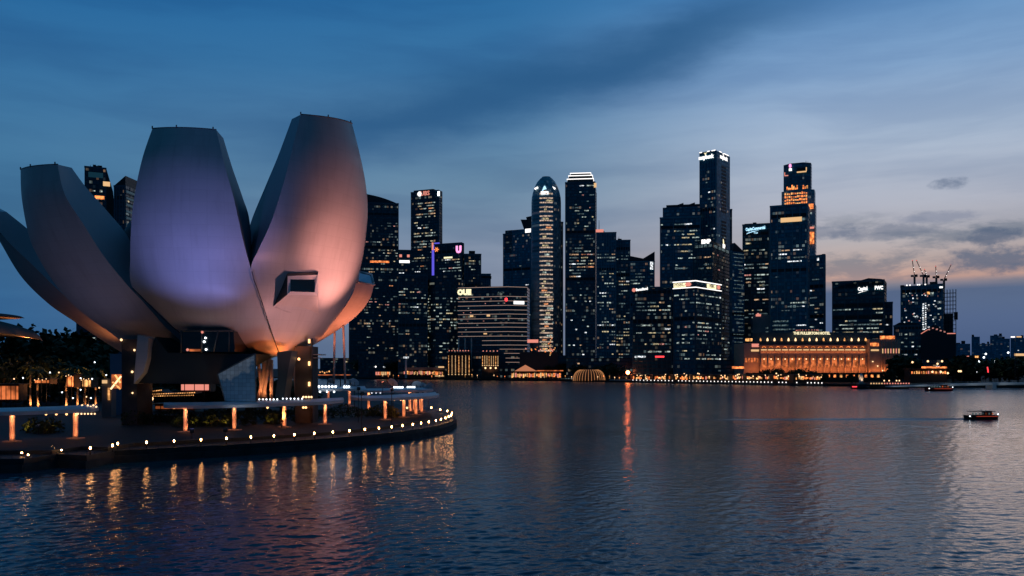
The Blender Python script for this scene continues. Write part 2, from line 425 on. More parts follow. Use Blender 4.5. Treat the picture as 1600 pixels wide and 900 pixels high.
# ------------------------------------------------------------------ far shore
SHORE = [(300, 1300), (500, 1200), (620, 1120), (700, 1080), (900, 950), (1100, 800), (1300, 700), (1450, 655), (1600, 640), (1750, 640), (2300, 700)]
def shoreY(px):
    for (a, ya), (b, yb) in zip(SHORE, SHORE[1:]):
        if a <= px <= b: return ya+(yb-ya)*(px-a)/(b-a)
    return SHORE[0][1] if px < SHORE[0][0] else SHORE[-1][1]
sh = [(X(p, y), y) for p, y in SHORE]
struct('far_shore', MB().plan(sh+[(9000, 3000), (9000, 12000), (-9000, 12000), (-1500, 1600)], -2, 1.8), M['land'])

def tower_frame(px0, pxc, px1, Y, theta):
    k0, kc, k1 = ((p-800)/F for p in (px0, pxc, px1))
    xc = kc*Y
    ld = (-math.cos(theta), -math.sin(theta)); rd = (-math.sin(theta), math.cos(theta))
    wdt = (k0*Y-xc)/(ld[0]-k0*ld[1])
    dep = (k1*Y-xc)/(rd[0]-k1*rd[1]) if px1 > pxc+.5 else None
    if dep is not None and not 2 < dep < 75: dep = 40.0
    return xc, wdt, dep
class Tower:
    """right front corner at the local origin; front face towards -y, x from -w to 0; right face towards +x"""
    def __init__(s, name, label, px0, px1, ytop, Y, fac='navy', pxc=None, theta=None, depth=None, body=True, cat='tower', base=1.8, ybase=None):
        if pxc is None: pxc = px1
        if theta is None: theta = -math.atan(((px0+px1)/2-800)/F)-(R(28) if pxc < px1-.5 else 0)
        x, w_, d_ = tower_frame(px0, pxc, px1, Y, theta)
        s.two = d_ is not None; s.w = w_; s.d = d_ or depth or min(45, max(14, w_*.8)); s.Y = Y
        s.h = Z(ytop, Y)-base
        s.root = thing(name, label, cat, (x, Y, base), theta)
        s.rng = random.Random(label); s.n = 0; s.pxc = pxc; s.px0 = px0; s.px1 = px1
        if body:
            s.body = part('body', MB().box(-s.w, 0, 0, s.d, -1, s.h), FA[fac] if isinstance(fac, str) else fac, s.root, True)
            if isinstance(fac, str) and fac != 'far' and s.h > 45: s.articulate(fac)
    def articulate(s, fac):
        """corner piers, slim vertical fins and recessed plant floors"""
        r = random.Random(s.root['label']+'f'); m = M['pier'] if fac in ('navy', 'blue', 'slate') else M['pier_dark']
        n = r.choice((3, 4, 5, 6, 8)); mb = MB(); wd = r.uniform(.35, .8)
        for k in range(n+1):
            x = -s.w+s.w*k/n; e = wd*(1.7 if k in (0, n) else 1)
            mb.box(x-e/2 if 0 < k < n else (x if k == 0 else x-e), x+e/2 if 0 < k < n else (x+e if k == 0 else x), -.30, -.02, 0, s.h-.2)
        if s.two:
            for k in range(4): y = s.d*k/3; mb.box(.02, .30, max(.1, y-wd/2), min(s.d-.1, y+wd/2), 0, s.h-.2)
        s.add('fin', mb, m)
        for q in r.sample((.34, .5, .62, .74, .93), 2):
            z = s.h*q
            band = [(-s.w+.05, -.01), (-s.w+.05, -.28), (.28, -.28), (.28, s.d-.05), (.01, s.d-.05), (.01, -.01)] if s.two else [(-s.w+.05, -.01), (-s.w+.05, -.28), (-.05, -.28), (-.05, -.01)]
            s.add('plant_floor', MB().plan(band, z, z+3.4), M['black'])
        s.add('parapet', MB().box(-s.w-.25, .25, -.34, -.03, s.h-1.4, s.h+.5), m)
    def zz(s, py): return Z(py, s.Y)-BASE[s.root.name].z
    def u(s, px):
        """local x on the front face for a photograph column"""
        return -s.w*(s.pxc-px)/(s.pxc-s.px0)
    def v(s, px): return s.d*(px-s.pxc)/(s.px1-s.pxc)
    def add(s, name, mb, m): return part(name, mb, m, s.root, True)
    def block(s, name, x0, x1, z0, z1, m, y0=0, y1=None):
        return s.add(name, MB().box(x0, x1, y0, s.d if y1 is None else y1, z0, z1), m)
    def win(s, face, u, z, length, h, k):
        if face == 0: inst('lit_window', WM[k], s.root, (u, -.05, z), (0, 0, 0), (length, 1, h))
        else: inst('lit_window', WM[k], s.root, (.05, u, z), (0, 0, R(90)), (length, 1, h))
        s.n += 1
    def lights(s, p, mixk='office', face=0, u0=None, u1=None, y0=None, y1=None, fh=4.0, cell=3.0, run=3, cap=60, h=1.35):
        """lit rooms: u0..u1 as shares of the face, y0..y1 photograph rows"""
        L = s.w if face == 0 else s.d
        a, b = L*(u0 or 0)+1.0, L*(1 if u1 is None else u1)-1.0
        zt = (s.zz(y0) if y0 else s.h-6); zb = s.zz(y1) if y1 else 12
        ks, ws = zip(*MIXES[mixk]); out = []; r = s.rng
        for f in range(int(zb/fh), int(zt/fh)):
            fp = p*r.choice((.1, .3, .7, 1.1, 1.7, 2.8)); hot = a+(b-a)*r.random(); sig = (b-a)*r.uniform(.15, .6)
            q = a
            while q < b-cell*.7:
                if r.random() < fp*(.35+1.3*math.exp(-((q-hot)/sig)**2)):
                    ln = min(r.randint(1, run)*cell, b-q)-.6
                    if ln > 1: out.append((q+ln/2, (f+.62)*fh, ln, r.choices(ks, ws)[0]))
                    q += ln+.6+cell*r.randint(0, 1)
                else: q += cell
        r.shuffle(out)
        for q, z, ln, k in out[:cap]:
            s.win(face, (q-s.w) if face == 0 else q, z, ln, h*r.uniform(.75, 1.1), k)
        return s
    def sign(s, text, px, py, hpx, m, face=0, bold=.06, sx=1.0, name='sign', tilt=0, wpx=None):
        z = s.zz(py); size = hpx*s.Y/F*1.35
        if face == 0: o = sign(s.root, text, (s.u(px), -.7, z), size, m, (R(90), tilt, 0), bold*size*.3, sx, name)
        else: o = sign(s.root, text, (.7, s.v(px), z), size, m, (R(90), tilt, R(90)), bold*size*.3, sx, name)
        return o
    def quad(s, name, px0, px1, py0, py1, m, face=0, out=.5):
        a = (s.u if face == 0 else s.v)(px0), (s.u if face == 0 else s.v)(px1)
        mb = MB()
        if face == 0: mb.box(min(a), max(a), -out, -.02, s.zz(py1), s.zz(py0))
        else: mb.box(.02, out, min(a), max(a), s.zz(py1), s.zz(py0))
        return s.add(name, mb, m)
    def roofbits(s, n=3, hmax=5):
        mb = MB(); r = s.rng
        for i in range(n):
            x = -s.w*r.uniform(.15, .85); q = s.w*r.uniform(.06, .16)
            mb.box(x-q, x+q, s.d*.3, s.d*.6, s.h+.02, s.h+r.uniform(1.2, hmax))
        s.add('roof_plant', mb, M['black'])
        return s
    def mast(s, px, top, r=.35, name='mast'):
        return s.add(name, MB().tube((s.u(px), s.d*.4, s.h-1), (s.u(px), s.d*.4, s.zz(top)), r, r*.5, 6), M['black'])
# ------------------------------------------------------------------ towers of the skyline
T = Tower
# seen between the petals
t = T('tower', 'dark tower with teal screen and bright square sign, seen between the two left petals', 132, 166, 263, 820, 'black')
t.quad('screen', 138, 161, 271, 279, M['screen']); t.quad('sign', 161, 172, 284, 291, M['gold']).location.y = -.2
t.quad('sign', 148, 163, 307, 312, M['orange']); t.lights(.18, 'warm', y0=290, y1=340, cap=12); t.roofbits(3, 4); t.mast(141, 258); t.mast(150, 259)
s_ = MB().prism([(0, 0, 0), (0, 0, t.h), (6, 0, t.h-22), (9, 0, t.h-60), (9, 0, 0)], (0, t.d, 0)); t.add('side_wing', s_, M['black'])
t = T('tower', 'dark slant-roofed tower with banded side, half hidden by the middle petal', 178, 216, 290, 780, 'black', pxc=196)
t.add('roof', MB().prism([(-t.w, 0, t.h), (0, 0, t.h), (0, 0, t.h+9)], (0, t.d, 0)), M['black'])
for k in range(7): t.block('floor_band', 0, .5, t.h-6-k*6, t.h-4-k*6, M['screen'], 1, t.d-1)
t.lights(.2, 'office', 1, y0=300, y1=350, cap=10)
t = T('apartment_block', 'low dark block with a few white windows under the left petal', 119, 172, 503, 620, 'black', cat='building')
t.lights(.12, 'office', y0=506, y1=545, cap=12)
# left of the white-lit block
t = T('tower', 'dark tower with curved sloping roofline beside the right petal', 545, 623, 318, 1260, 'black')
n = 14; cur = [Vector((-t.w*(1-i/n), 0, t.h-1+15*(1-(i/n)**2.2))) for i in range(n+1)]
t.add('roof', MB().prism([Vector((-t.w, 0, t.h-2))]+cur+[Vector((0, 0, t.h-2))], (0, t.d, 0)), M['core'])
t.lights(.10, 'mixed', u0=.3, y0=325, y1=560, cap=75, run=2)
t.quad('sign', 578, 608, 408, 411, M['orange'])
t = T('tower', 'slim dark tower full of lit floors with round emblem and red name sign', 642, 691, 297, 1240, 'black', pxc=686)
t.lights(.5, 'warm', u0=.1, u1=.9, y0=312, y1=400, cap=62, run=4, h=1.5); t.lights(.22, 'mixed', y0=400, y1=520, cap=30)
t.sign('UBS', 664.5, 300.5, 7, M['salmon'], sx=1.0); t.add('emblem', MB().tube((t.u(656), -.6, t.zz(300.5)), (t.u(656), -.1, t.zz(300.5)), 3.6, n=16), M['white_l'])
t.quad('lamp', 684, 687, 299, 306, M['bulb_cold']); t.block('roof_plant', -t.w*.9, -t.w*.2, t.h, t.h+2.5, M['black'])
t = T('office_block', 'low block with two orange lamps and a white sign strip beside the slim lit tower', 622, 646, 391, 1270, 'teal', cat='building')
t.quad('lamp', 624, 628, 398, 402, M['salmon']); t.quad('lamp', 636, 640, 398, 402, M['salmon']); t.quad('sign', 624, 640, 407, 411, M['white_l'])
t.lights(.2, 'office', y0=415, y1=560, cap=40)
t = T('tower', 'dark tower with glowing violet edge, orange flower light and pink U sign', 674, 725, 379, 1200, 'black', pxc=722)
t.quad('light_strip', 675, 678.5, 380, 428, M['violet']); t.quad('light_strip', 679, 687, 376.5, 378.5, M['violet'])
mb = MB()
for k in range(6):
    a = k*math.pi/3; mb.tube((t.u(682.5), -.7, t.zz(387.5)), (t.u(682.5)+3.6*math.cos(a), -.7, t.zz(387.5)+3.6*math.sin(a)), 1.3, .5, 6)
t.add('emblem', mb, M['orange'])
t.add('emblem', MB().box(t.u(675), t.u(677.5), -.8, -.4, t.zz(388), t.zz(376)), M['salmon'])
t.sign('U', 717, 390, 10, M['pinksign'], bold=.3, sx=.95)
t.lights(.22, 'office', u0=.25, y0=402, y1=450, cap=40); t.quad('sign', 694, 707, 400, 402.5, M['cream'])
t = T('office_block', 'dark stepped block with rooftop box between the pink sign and the gap of sky', 725, 752, 397, 1190, 'black', cat='building')
t.block('roof_plant', -t.w*.72, -t.w*.36, t.h, t.h+4.5, M['black']); t.lights(.22, 'office', y0=402, y1=460, cap=40)
t.quad('lamp', 748, 750.5, 407, 412, PAL['dim'])
t = T('office_block', 'small plain dark block low in the gap of sky', 750, 767, 428, 1230, 'navy', cat='building')
t.block('parapet', -t.w, .8, t.h-6, t.h-3, M['black'], -.6); t.lights(.05, 'cool', cap=5)
# curved low block in front
t = T('office_block', 'dark curved block with arcs of small white windows in front of the slim lit tower', 668, 726, 436, 1150, 'black', body=False, cat='building')
n = 16; prof = [(-t.w/2-t.w/2*math.cos(math.pi*i/n), 14-20*math.sin(math.pi*i/n)) for i in range(n+1)]
part('body', MB().plan(prof+[(0, 40), (-t.w, 40)], -1, t.h), FA['black'], t.root, True)
rr = random.Random(5)
for f in range(8, int(t.h/4)):
    for i in range(n):
        if rr.random() < (.42 if f > 16 else .22) and t.n < 95:
            (xa, ya), (xb, yb) = prof[i], prof[i+1]
            inst('lit_window', WM[rr.choice(('pale', 'dim', 'pale', 'yellow', 'dim'))], t.root, ((xa+xb)/2, (ya+yb)/2-.1, (f+.6)*4), (0, 0, math.atan2(yb-ya, xb-xa)), (math.hypot(xb-xa, yb-ya)*rr.uniform(.4, .95), 1, 1.4)); t.n += 1
t = T('office_block', 'broad dark block dotted with white and yellow windows left of the curved block', 622, 668, 430, 1140, 'black', cat='building')
t.lights(.34, 'office', y0=440, y1=530, cap=95, run=2)
# block wrapped in white light lines
t = T('office_block', 'wide dark block wrapped in horizontal white light lines with white name sign', 714, 820, 447, 1080, 'black', pxc=793, theta=R(-7), depth=30, body=False, cat='building')
rw = 26.0; ra_ = R(24); RX, RY = rw*math.cos(ra_), rw*math.sin(ra_)
LY = 9.0                                           # the left face falls back a little, the right face more
def bent(z0, z1, o=0.0, u0=None):
    u0 = -t.w if u0 is None else u0; yl = LY*u0/-t.w
    return [(u0-o, yl-o), (0, -o*1.1), (RX+o, RY-o), (RX, RY+.3), (0, .3), (u0, yl+.3)]
t.add('body', MB().plan([(-t.w, LY), (0, 0), (RX, RY), (RX, 42), (-t.w, 42)], -1, t.h), FA['black'])
for y_ in (448, 463, 470, 477, 484, 490.5, 497.5, 504.5, 511, 518, 525):
    t.add('light_line', MB().plan(bent(0, 0, .4), t.zz(y_)-.22, t.zz(y_)+.22), M['white_s'])
for y_, p0 in ((532, 753), (539, 753), (545.5, 781), (552, 788), (559.5, 791), (566, 791)):
    t.add('light_line', MB().plan(bent(0, 0, .4, min(t.u(p0), -2)), t.zz(y_)-.22, t.zz(y_)+.22), M['white_s'])
ya = lambda px_: LY*t.u(px_)/-t.w-.8
sign(t.root, 'OUE', (t.u(724), ya(728), t.zz(455.5)), 9.0, M['cream'], bold=.75, sx=.95)
sign(t.root, 'PLAZA', (t.u(783), ya(783), t.zz(457)), 2.8, PAL['dim'])
mb = MB().box(8, 22, -.8, -.45, t.zz(475), t.zz(470), Matrix.Rotation(ra_, 4, 'Z')); t.add('sign', mb, M['white_l'])
t.add('emblem', MB().lathe((t.u(791), -.9, t.zz(468)), [(.3, -2.6), (1.8, -1.6), (1.9, 1.2), (.4, 2.4)], 8), M['red'])
for a_, b_, y0_, y1_ in ((733, 747, 491.5, 494.5), (760, 778, 491, 494), (755, 772, 520, 522)): t.add('lit_room', MB().box(t.u(a_), t.u(b_), ya(a_)+.2, ya(a_)+1.2, t.zz(y1_), t.zz(y0_)), M['gold'])
for k_ in range(22):
    p_ = t.rng.uniform(718, 790); t.win(0, t.u(p_), t.zz(t.rng.choice((466.5, 473.5, 480.5, 487.5, 501, 507.5, 514.5, 521.5))), t.rng.uniform(.8, 2.5), 1.1, t.rng.choice(('dim', 'pale', 'pink', 'dim'))); COL.objects[-1].location.y = ya(p_)+.75
for p_ in (717, 727, 737): t.add('column', MB().tube((t.u(p_), -1.5, 2), (t.u(p_), -1.5, t.zz(528)), .8), M['column'])
# tower with the inverted crown
t = T('tower', 'blue glass tower with lattice corner and spiked crown behind the rounded tower', 786, 834, 362, 1240, 'blue', pxc=830)
t.block('upper_block', t.u(790), 0, t.h, t.zz(357), FA['blue'])
mb = MB(); 
for k in range(6): mb.box(t.u(790+k*1.9)-.35, t.u(790+k*1.9)+.35, -.5, -.05, t.zz(392), t.zz(357))
for k in range(9): mb.box(t.u(790), t.u(801), -.6, -.06, t.zz(392)+k*4, t.zz(392)+k*4+.6)
t.add('lattice', mb, M['scaf'])
t.add('crown', MB().prism([(t.u(818), 2, t.zz(357)), (t.u(829), 2, t.zz(357)), (t.u(829.5), 2, t.zz(337)), (t.u(821), 2, t.zz(338)), (t.u(822), 2, t.zz(342)), (t.u(812.5), 2, t.zz(341))], (0, 18, 0)), M['core'])
t.quad('sign', 821, 829.5, 357, 363, M['white_l']); t.lights(.04, 'cool', y0=400, y1=540, cap=18)
# rounded tower with lit floors
t = T('tower', 'tall rounded tower with domed top and beige lit floors up its middle', 830, 877, 300, 1080, body=False)
cx, ra, rb = -t.w/2, t.w/2, 17.0
prof = [(1, -1), (1, t.zz(312)), (.975, t.zz(304)), (.90, t.zz(296)), (.79, t.zz(288)), (.62, t.zz(280)), (.42, t.zz(274.5)), (.30, t.zz(272.5)), (.29, t.zz(271.5))]
mb = MB(); mb.lathe((cx, 18, 0), prof, 40, ra, rb); part('body', mb, FA['slate'], t.root, True)
fl = int((t.zz(300))/5.7)
mb = None
for f in range(3, fl+1):
    z = f*5.7; wd = t.w*.40 if f < 38 else t.w*.34
    arc = [(cx+ra*1.01*math.sin(q), 18-rb*1.015*math.cos(q)) for q in [(-.45+.9*i/8) for i in range(9)]]
    arc2 = [(cx+ra*.97*math.sin(q), 18-rb*.97*math.cos(q)) for q in [(.45-.9*i/8) for i in range(9)]]
    t.add('lit_floor', MB().plan(arc+arc2, z, z+1.55), M['beige'])
    if f % 2 or f < 22:
        q = t.rng.uniform(-.35, .1); e = q+t.rng.uniform(.15, .5)
        a2 = [(cx+ra*1.006*math.sin(q+(e-q)*i/4), 18-rb*1.008*math.cos(q+(e-q)*i/4)) for i in range(5)]
        b2 = [(cx+ra*.98*math.sin(e+(q-e)*i/4), 18-rb*.98*math.cos(e+(q-e)*i/4)) for i in range(5)]
        t.add('lit_window', MB().plan(a2+b2, z+2.1, z+4.2), PAL[t.rng.choice(('yellow', 'warm', 'pale', 'orange', 'yellow'))])
t.quad('sign', 845, 857, 298.5, 303, M['white_l'], 0, 1.2).location.y = 2.0
o = sign(t.root, 'A', (t.u(851), 3.2, t.zz(294)), 8.5, M['sky_l'], bold=.5)
for p_, tl in ((836, -.5), (867, .5)):
    mb = MB().box(-2.4, 2.4, -.4, .4, -1.1, 1.1); o = t.add('sign', mb, M['white_l']); o.location = (t.u(p_)+(1.5 if p_ < 850 else -1.5), 6.5, t.zz(292)); o.rotation_euler = (0, tl, 0)
mb = MB()
for i in range(7):
    q = .55+.12*i; mb.box(cx+ra*math.sin(q)-.12, cx+ra*math.sin(q)+.12, 18-rb*math.cos(q)-.5, 18-rb*math.cos(q), 20, t.h-4)
t.add('fin', mb, M['scaf'])
t = T('tower', 'narrow dark slab joined behind the rounded tower', 866, 880, 347, 1130, 'teal')
t.lights(.12, 'cool', y0=350, y1=560, cap=24, run=1)
# crowned tower
t = T('tower', 'tall dark tower with three white light rings round its stepped crown', 883, 932, 284, 1090, 'teal', pxc=930, theta=R(-7))
t.block('upper_block', -t.w+1.5, -1, t.h, t.h+.5, FA['teal'], 1, t.d-1)
x0, x1 = -t.w, 0
for (a0, a1, ytop, yb) in ((2.6, 2.6, 277.5, 284), (4.4, 3.8, 272, 277.5), (6.5, 6, 267.5, 272)):
    zb, zt = t.zz(yb)+.02, t.zz(ytop)
    t.add('crown', MB().box(x0+a0, x1-a1, a1, t.d-a1, zb, zt), M['core'])
    t.add('light_ring', MB().box(x0+a0-.6, x1-a1+.6, a1-.6, a1-.05, zt-1.1, zt-.1).box(x1-a1+.05, x1-a1+.6, a1, t.d-a1, zt-1.1, zt-.1).box(x0+a0-.6, x0+a0-.05, a1, t.d-a1, zt-1.1, zt-.1), M['white_l'])
t.mast(912, 264.5, .3)
t.lights(.20, 'mixed', u0=.3, y0=284, y1=400, cap=26, run=3); t.lights(.75, 'warm', u0=.12, y0=395, y1=432, cap=45, run=4); t.lights(.08, 'cool', y0=435, y1=560, cap=20, run=1)
t.quad('lamp', 928, 932, 286, 293, M['gold'])
# twin lower towers
t = T('tower', 'blue-black tower with antennas and scattered lit rooms right of the crowned tower', 932, 963, 363, 1060, 'navy', theta=R(-6))
t.lights(.28, 'office', y0=392, y1=560, cap=60); t.mast(936, 342, .5); t.block('roof_plant', -t.w*.95, -t.w*.6, t.h, t.h+2, M['core'])
t.quad('sign', 931, 943, 358, 362.5, M['salmon'])
t = T('tower', 'lower shoulder tower with small roof dish beside the antenna tower', 962, 985, 375, 1075, 'navy')
t.lights(.26, 'office', y0=390, y1=560, cap=50); t.mast(967, 368, .4); t.roofbits(2, 3)
t = T('office_block', 'dark block with notched V-shaped roofline and white sign at its tip', 984, 1023, 408, 1060, 'navy', cat='building')
t.add('roof', MB().prism([(-t.w, 0, t.h), (0, 0, t.h), (0, 0, t.zz(393)), (t.u(1021), 0, t.zz(394)), (t.u(1005), 0, t.zz(403.5)), (-t.w, 0, t.zz(399))], (0, t.d, 0)), M['core'])
t.quad('sign', 1016, 1020.5, 409, 421, PAL['white']); t.lights(.14, 'cool', y0=418, y1=470, cap=30)
# big stepped block and the tallest tower
t = T('tower', 'broad stepped tower with sawtooth roof and a bank of warm lit floors', 1031, 1095, 338, 1000, 'navy', theta=R(-12))
t.block('upper_block', t.u(1035.5), -.5, t.h, t.zz(322), FA['navy'], 1); t.block('upper_block', t.u(1041), -1, t.zz(322), t.zz(318), M['core'], 2)
for p_ in (1058, 1076):
    t.add('roof_fin', MB().prism([(t.u(p_), 3, t.zz(318)), (t.u(p_+10), 3, t.zz(318)), (t.u(p_+10), 3, t.zz(315))], (0, 20, 0)), M['core'])
t.lights(.62, 'warm', u0=.33, y0=346, y1=382, cap=46, run=4); t.lights(.16, 'office', u0=.3, y0=384, y1=470, cap=34); t.lights(.03, 'cool', u1=.3, cap=14, run=1)
t = T('tower', 'tallest two-faced tower with white roof lights and signs on both faces', 1093, 1140, 235, 1010, 'navy', pxc=1119, theta=R(-38))
for face, a, b, c, y_ in ((0, 1097, 1110, 246, 246), (1, 1122, 1138, 0, 243)):
    if face == 0:
        o = sign(t.root, 'maybank', (t.u(1103.5), -.6, t.zz(243)), 6.2, M['white_l'], bold=.35, sx=.85)
        o = sign(t.root, 'Y', (t.u(1102.5), -.6, t.zz(238.6)), 4.5, M['cream'], bold=.2)
    else:
        o = sign(t.root, 'maybank', (.6, t.v(1130), t.zz(241.6)), 6.2, M['white_l'], (R(90), 0, R(90)), bold=.35, sx=.95)
        o = sign(t.root, 'Y', (.6, t.v(1129), t.zz(237.5)), 4.5, M['white_l'], (R(90), 0, R(90)), bold=.2)
for a, b in ((1093, 1097), (1105, 1109), (1112, 1118)): t.block('roof_lamp', t.u(a), t.u(b), t.h-.2, t.h+1, M['white_l'], -.4, .4)
for a, b in ((1124, 1127), (1131, 1134), (1135, 1138)): t.block('roof_lamp', -.4, .4, t.h-.2, t.h+1, M['white_l'], t.v(a), t.v(b))
t.block('side_wall', .32, .6, 0, t.h-.3, FA['slate'], .2, t.d-.2)
mb = MB()
for k in range(40):
    z = t.zz(257)-k*4.1
    if z > t.zz(385) and k not in (14, 15, 25, 26): mb.box(.62, .9, t.v(1126.5), t.v(1133.5), z-1.2, z+1.2)
t.add('louvre', mb, M['black'])
t.lights(.07, 'cool', u0=.2, y0=265, y1=420, cap=20, run=1)
t = T('tower', 'thin dark slab edge behind the tallest tower', 1136, 1144, 327, 1080, 'teal')
t.lights(.08, 'cool', y0=400, cap=10, run=1)
t = T('tower', 'dark tower with glowing rim, leaf emblem and white signs below the tallest tower', 1082, 1140, 380, 930, 'black', pxc=1113, theta=R(-30))
for i in range(4): t.quad('rim_light', 1086+i*7, 1091+i*7, 381.5, 385.5, PAL['dim'])
for i in range(4): t.quad('rim_light', 1116+i*6, 1120+i*6, 381.5, 385.5, PAL['dim'], 1)
t.block('roof_plant', -t.w*.8, -3, t.h, t.zz(374), M['core'], 3, t.d-4)
sign(t.root, 'BNP', (t.u(1103.5), -.8, t.zz(377)), 5.6, M['white_l'], bold=.5, sx=.95); sign(t.root, 'BNP', (.6, t.v(1130), t.zz(377.5)), 5.2, M['white_l'], (R(90), 0, R(90)), bold=.5, sx=.9)
lf = [(math.sin(a)*1.6, math.cos(a)*3.2) for a in [k*math.pi/7 for k in range(14)]]
t.add('emblem', MB().prism([Vector((.6, t.v(1129)+p*.9-q*.35, t.zz(371)+q+p*.1)) for p, q in lf], (.4, 0, 0)), M['cream'])
t.lights(.22, 'mixed', y0=392, y1=440, cap=22, run=2); t.lights(.20, 'mixed', 1, y0=392, y1=560, cap=34, run=2)
t = T('office_block', 'dark glass block crowned by a cream lit sign band with red emblems on both faces', 1052, 1127, 441, 850, 'teal', pxc=1087, theta=R(-40), cat='building')
zt, zb = t.zz(438)+.1, t.zz(448)
t.add('sign_band', MB().box(-t.w-.5, .5, -.5, -.02, zt-1.0, zt).box(.02, .5, 0, t.d, zt-1.0, zt).box(-t.w-.5, .5, -.5, -.02, zb-.9, zb).box(.02, .5, 0, t.d, zb-.9, zb), M['white_l'])
t.quad('sign_panel', 1053, 1072, 440.5, 447.5, M['cream'], 0, .6); t.quad('sign_panel', 1104, 1118, 440.5, 447.5, M['cream'], 1, .6)
sign(t.root, 'HSBC', (t.u(1062.5), -.85, (zt+zb)/2-.2), 5.6, M['black'], bold=0, sx=.84); sign(t.root, 'HSBC', (.85, t.v(1111), (zt+zb)/2-.3), 5.0, M['black'], (R(90), 0, R(90)), bold=0, sx=.9)
def hexa(c, r, ax):
    pts = [(r*1.5, 0), (r*.75, r*.85), (-r*.75, r*.85), (-r*1.5, 0), (-r*.75, -r*.85), (r*.75, -r*.85)]
    return [Vector(c)+(Vector((a, 0, b)) if ax == 0 else Vector((0, a, b))) for a, b in pts]
t.add('emblem', MB().prism(hexa((t.u(1076), -1.1, (zt+zb)/2-.4), 2.4, 0), (0, .5, 0)), M['salmon'])
t.add('emblem', MB().prism(hexa((1.1, t.v(1121.5), (zt+zb)/2-.4), 2.4, 1), (-.5, 0, 0)), M['salmon'])
t.lights(.20, 'office', y0=450, y1=560, cap=40, run=2); t.lights(.5, 'office', 1, y0=452, y1=560, cap=55, run=3, h=1.2)
t = T('office_block', 'black block with red dot and small white name sign left of the sign-band block', 988, 1052, 448, 900, 'black', pxc=1050, theta=R(-14), cat='building')
t.sign('Banatland', 1003, 451, 4.2, M['white_l'], bold=.12, sx=.85, tilt=R(-6)); t.add('emblem', MB().tube((t.u(990.5), -.7, t.zz(452)), (t.u(990.5), -.2, t.zz(452)), 2.0, n=12), M['salmon'])
t.lights(.30, 'mixed', u0=.08, y0=462, y1=550, cap=85, run=3)
t.quad('sign', 992, 1009, 556, 558.5, PAL['white']); t.quad('sign', 1024, 1038, 556, 558.5, M['red'])
# faceted blue glass
t = T('tower', 'faceted blue glass tower with bright diagonal floor lines', 1140, 1163, 392, 930, 'blue', pxc=1144, theta=R(-55))
t.add('roof', MB().prism([(.3, 0, t.h), (.3, t.d, t.h), (.3, t.d*.2, t.zz(379))], (-t.w-.3, 0, 0)), M['core'])
for k in range(24):
    z = t.h-3-k*4.2; a = .1 if k % 7 < 4 else .45
    t.block('light_line', .02, .3, z, z+.7, PAL['dim'], t.d*(a+.05*(k % 3)), t.d*(.95-.04*(k % 4)))
t.lights(.2, 'cool', y0=420, cap=20, run=1)
t = T('tower', 'black tower with rounded shoulder and curly blue-white name sign', 1160, 1205, 349, 960, 'black', pxc=1203, theta=R(-20))
t.sign('CapitaCommercial', 1180.5, 356, 4.8, M['sky_l'], bold=.14, sx=.60, tilt=R(-4))
t.add('emblem', MB().prism([Vector((t.u(1166), -.6, t.zz(364))), Vector((t.u(1168), -.6, t.zz(362.4))), Vector((t.u(1176), -.6, t.zz(360))), Vector((t.u(1186), -.6, t.zz(359))), Vector((t.u(1176), -.6, t.zz(361)))], (0, .4, 0)), M['sky_l'])
t.sign('Trust', 1181, 362.8, 2.6, M['sky_l'], sx=.8)
t.lights(.40, 'mixed', y0=370, y1=500, cap=75, run=3); t.roofbits(2, 4)
t = T('tower', 'tall dark slab with a plain gold sign panel and pale left edge', 1203, 1265, 318, 900, 'navy', pxc=1262, theta=R(-24))
t.quad('sign', 1220, 1253, 338, 345, M['gold']); t.block('edge_fin', -t.w-1.2, -t.w-.02, 2, t.zz(352), M['grey'], -1, 5)
t.lights(.09, 'cool', u0=.05, y0=372, y1=520, cap=32, run=5, h=1.1)
for y_ in (501, 507.5, 514): t.quad('lit_band', 1208, 1232, y_-1, y_+1.2, PAL['dim'])
t.roofbits(2, 2)
# stepped octagonal tower with floodlit crown
t = T('tower', 'stepped octagonal tower with amber floodlit shoulders and lit top cut-outs', 1220, 1273, 317, 1040, body=False, theta=R(-24))
def octa(w0, w1, c=.24):
    a = (w1-w0)*c; d0, d1 = (t.w-(w1-w0))/2*.8, t.d-(t.w-(w1-w0))/2*.8; b = (d1-d0)*c
    return [(w0+a, d0), (w1-a, d0), (w1, d0+b), (w1, d1-b), (w1-a, d1), (w0+a, d1), (w0, d1-b), (w0, d0+b)]
W_ = t.w
t.add('body', MB().plan(octa(-W_, 0, .2), -1, t.h), FA['slate'])
t.add('upper_block', MB().plan(octa(-W_, -1, .24), t.h, t.zz(294)), FA['slate'])
t.add('upper_block', MB().plan(octa(-W_+2.2, -5, .26), t.zz(294), t.zz(251)), FA['navy'])
rr = random.Random(9)
def glow(u0, u1, y0, y1, n, yd):
    for k in range(n):
        a = u0+(u1-u0)*k/n; b = a+(u1-u0)/n*.72; j = rr.uniform(.35, 1)
        t.add('lit_window', MB().box(a, b, yd-.25, yd-.02, t.zz(y1), t.zz(y1)+(t.zz(y0)-t.zz(y1))*j), M['orange'] if rr.random() < .6 else M['amber'])
yo = 2.4
glow(t.u(1229), t.u(1247), 285, 293, 7, yo); glow(t.u(1254), t.u(1263), 286, 293, 3, yo)
for r_ in range(4): glow(t.u(1226), t.u(1262), 297+r_*5, 301+r_*5, 11, .4)
t.quad('lit_window', 1264, 1271, 318, 326, M['orange']); t.quad('lit_window', 1265, 1272, 362, 381, M['orange']); t.quad('lit_window', 1265, 1272, 354, 357, M['salmon'])
zz = t.zz
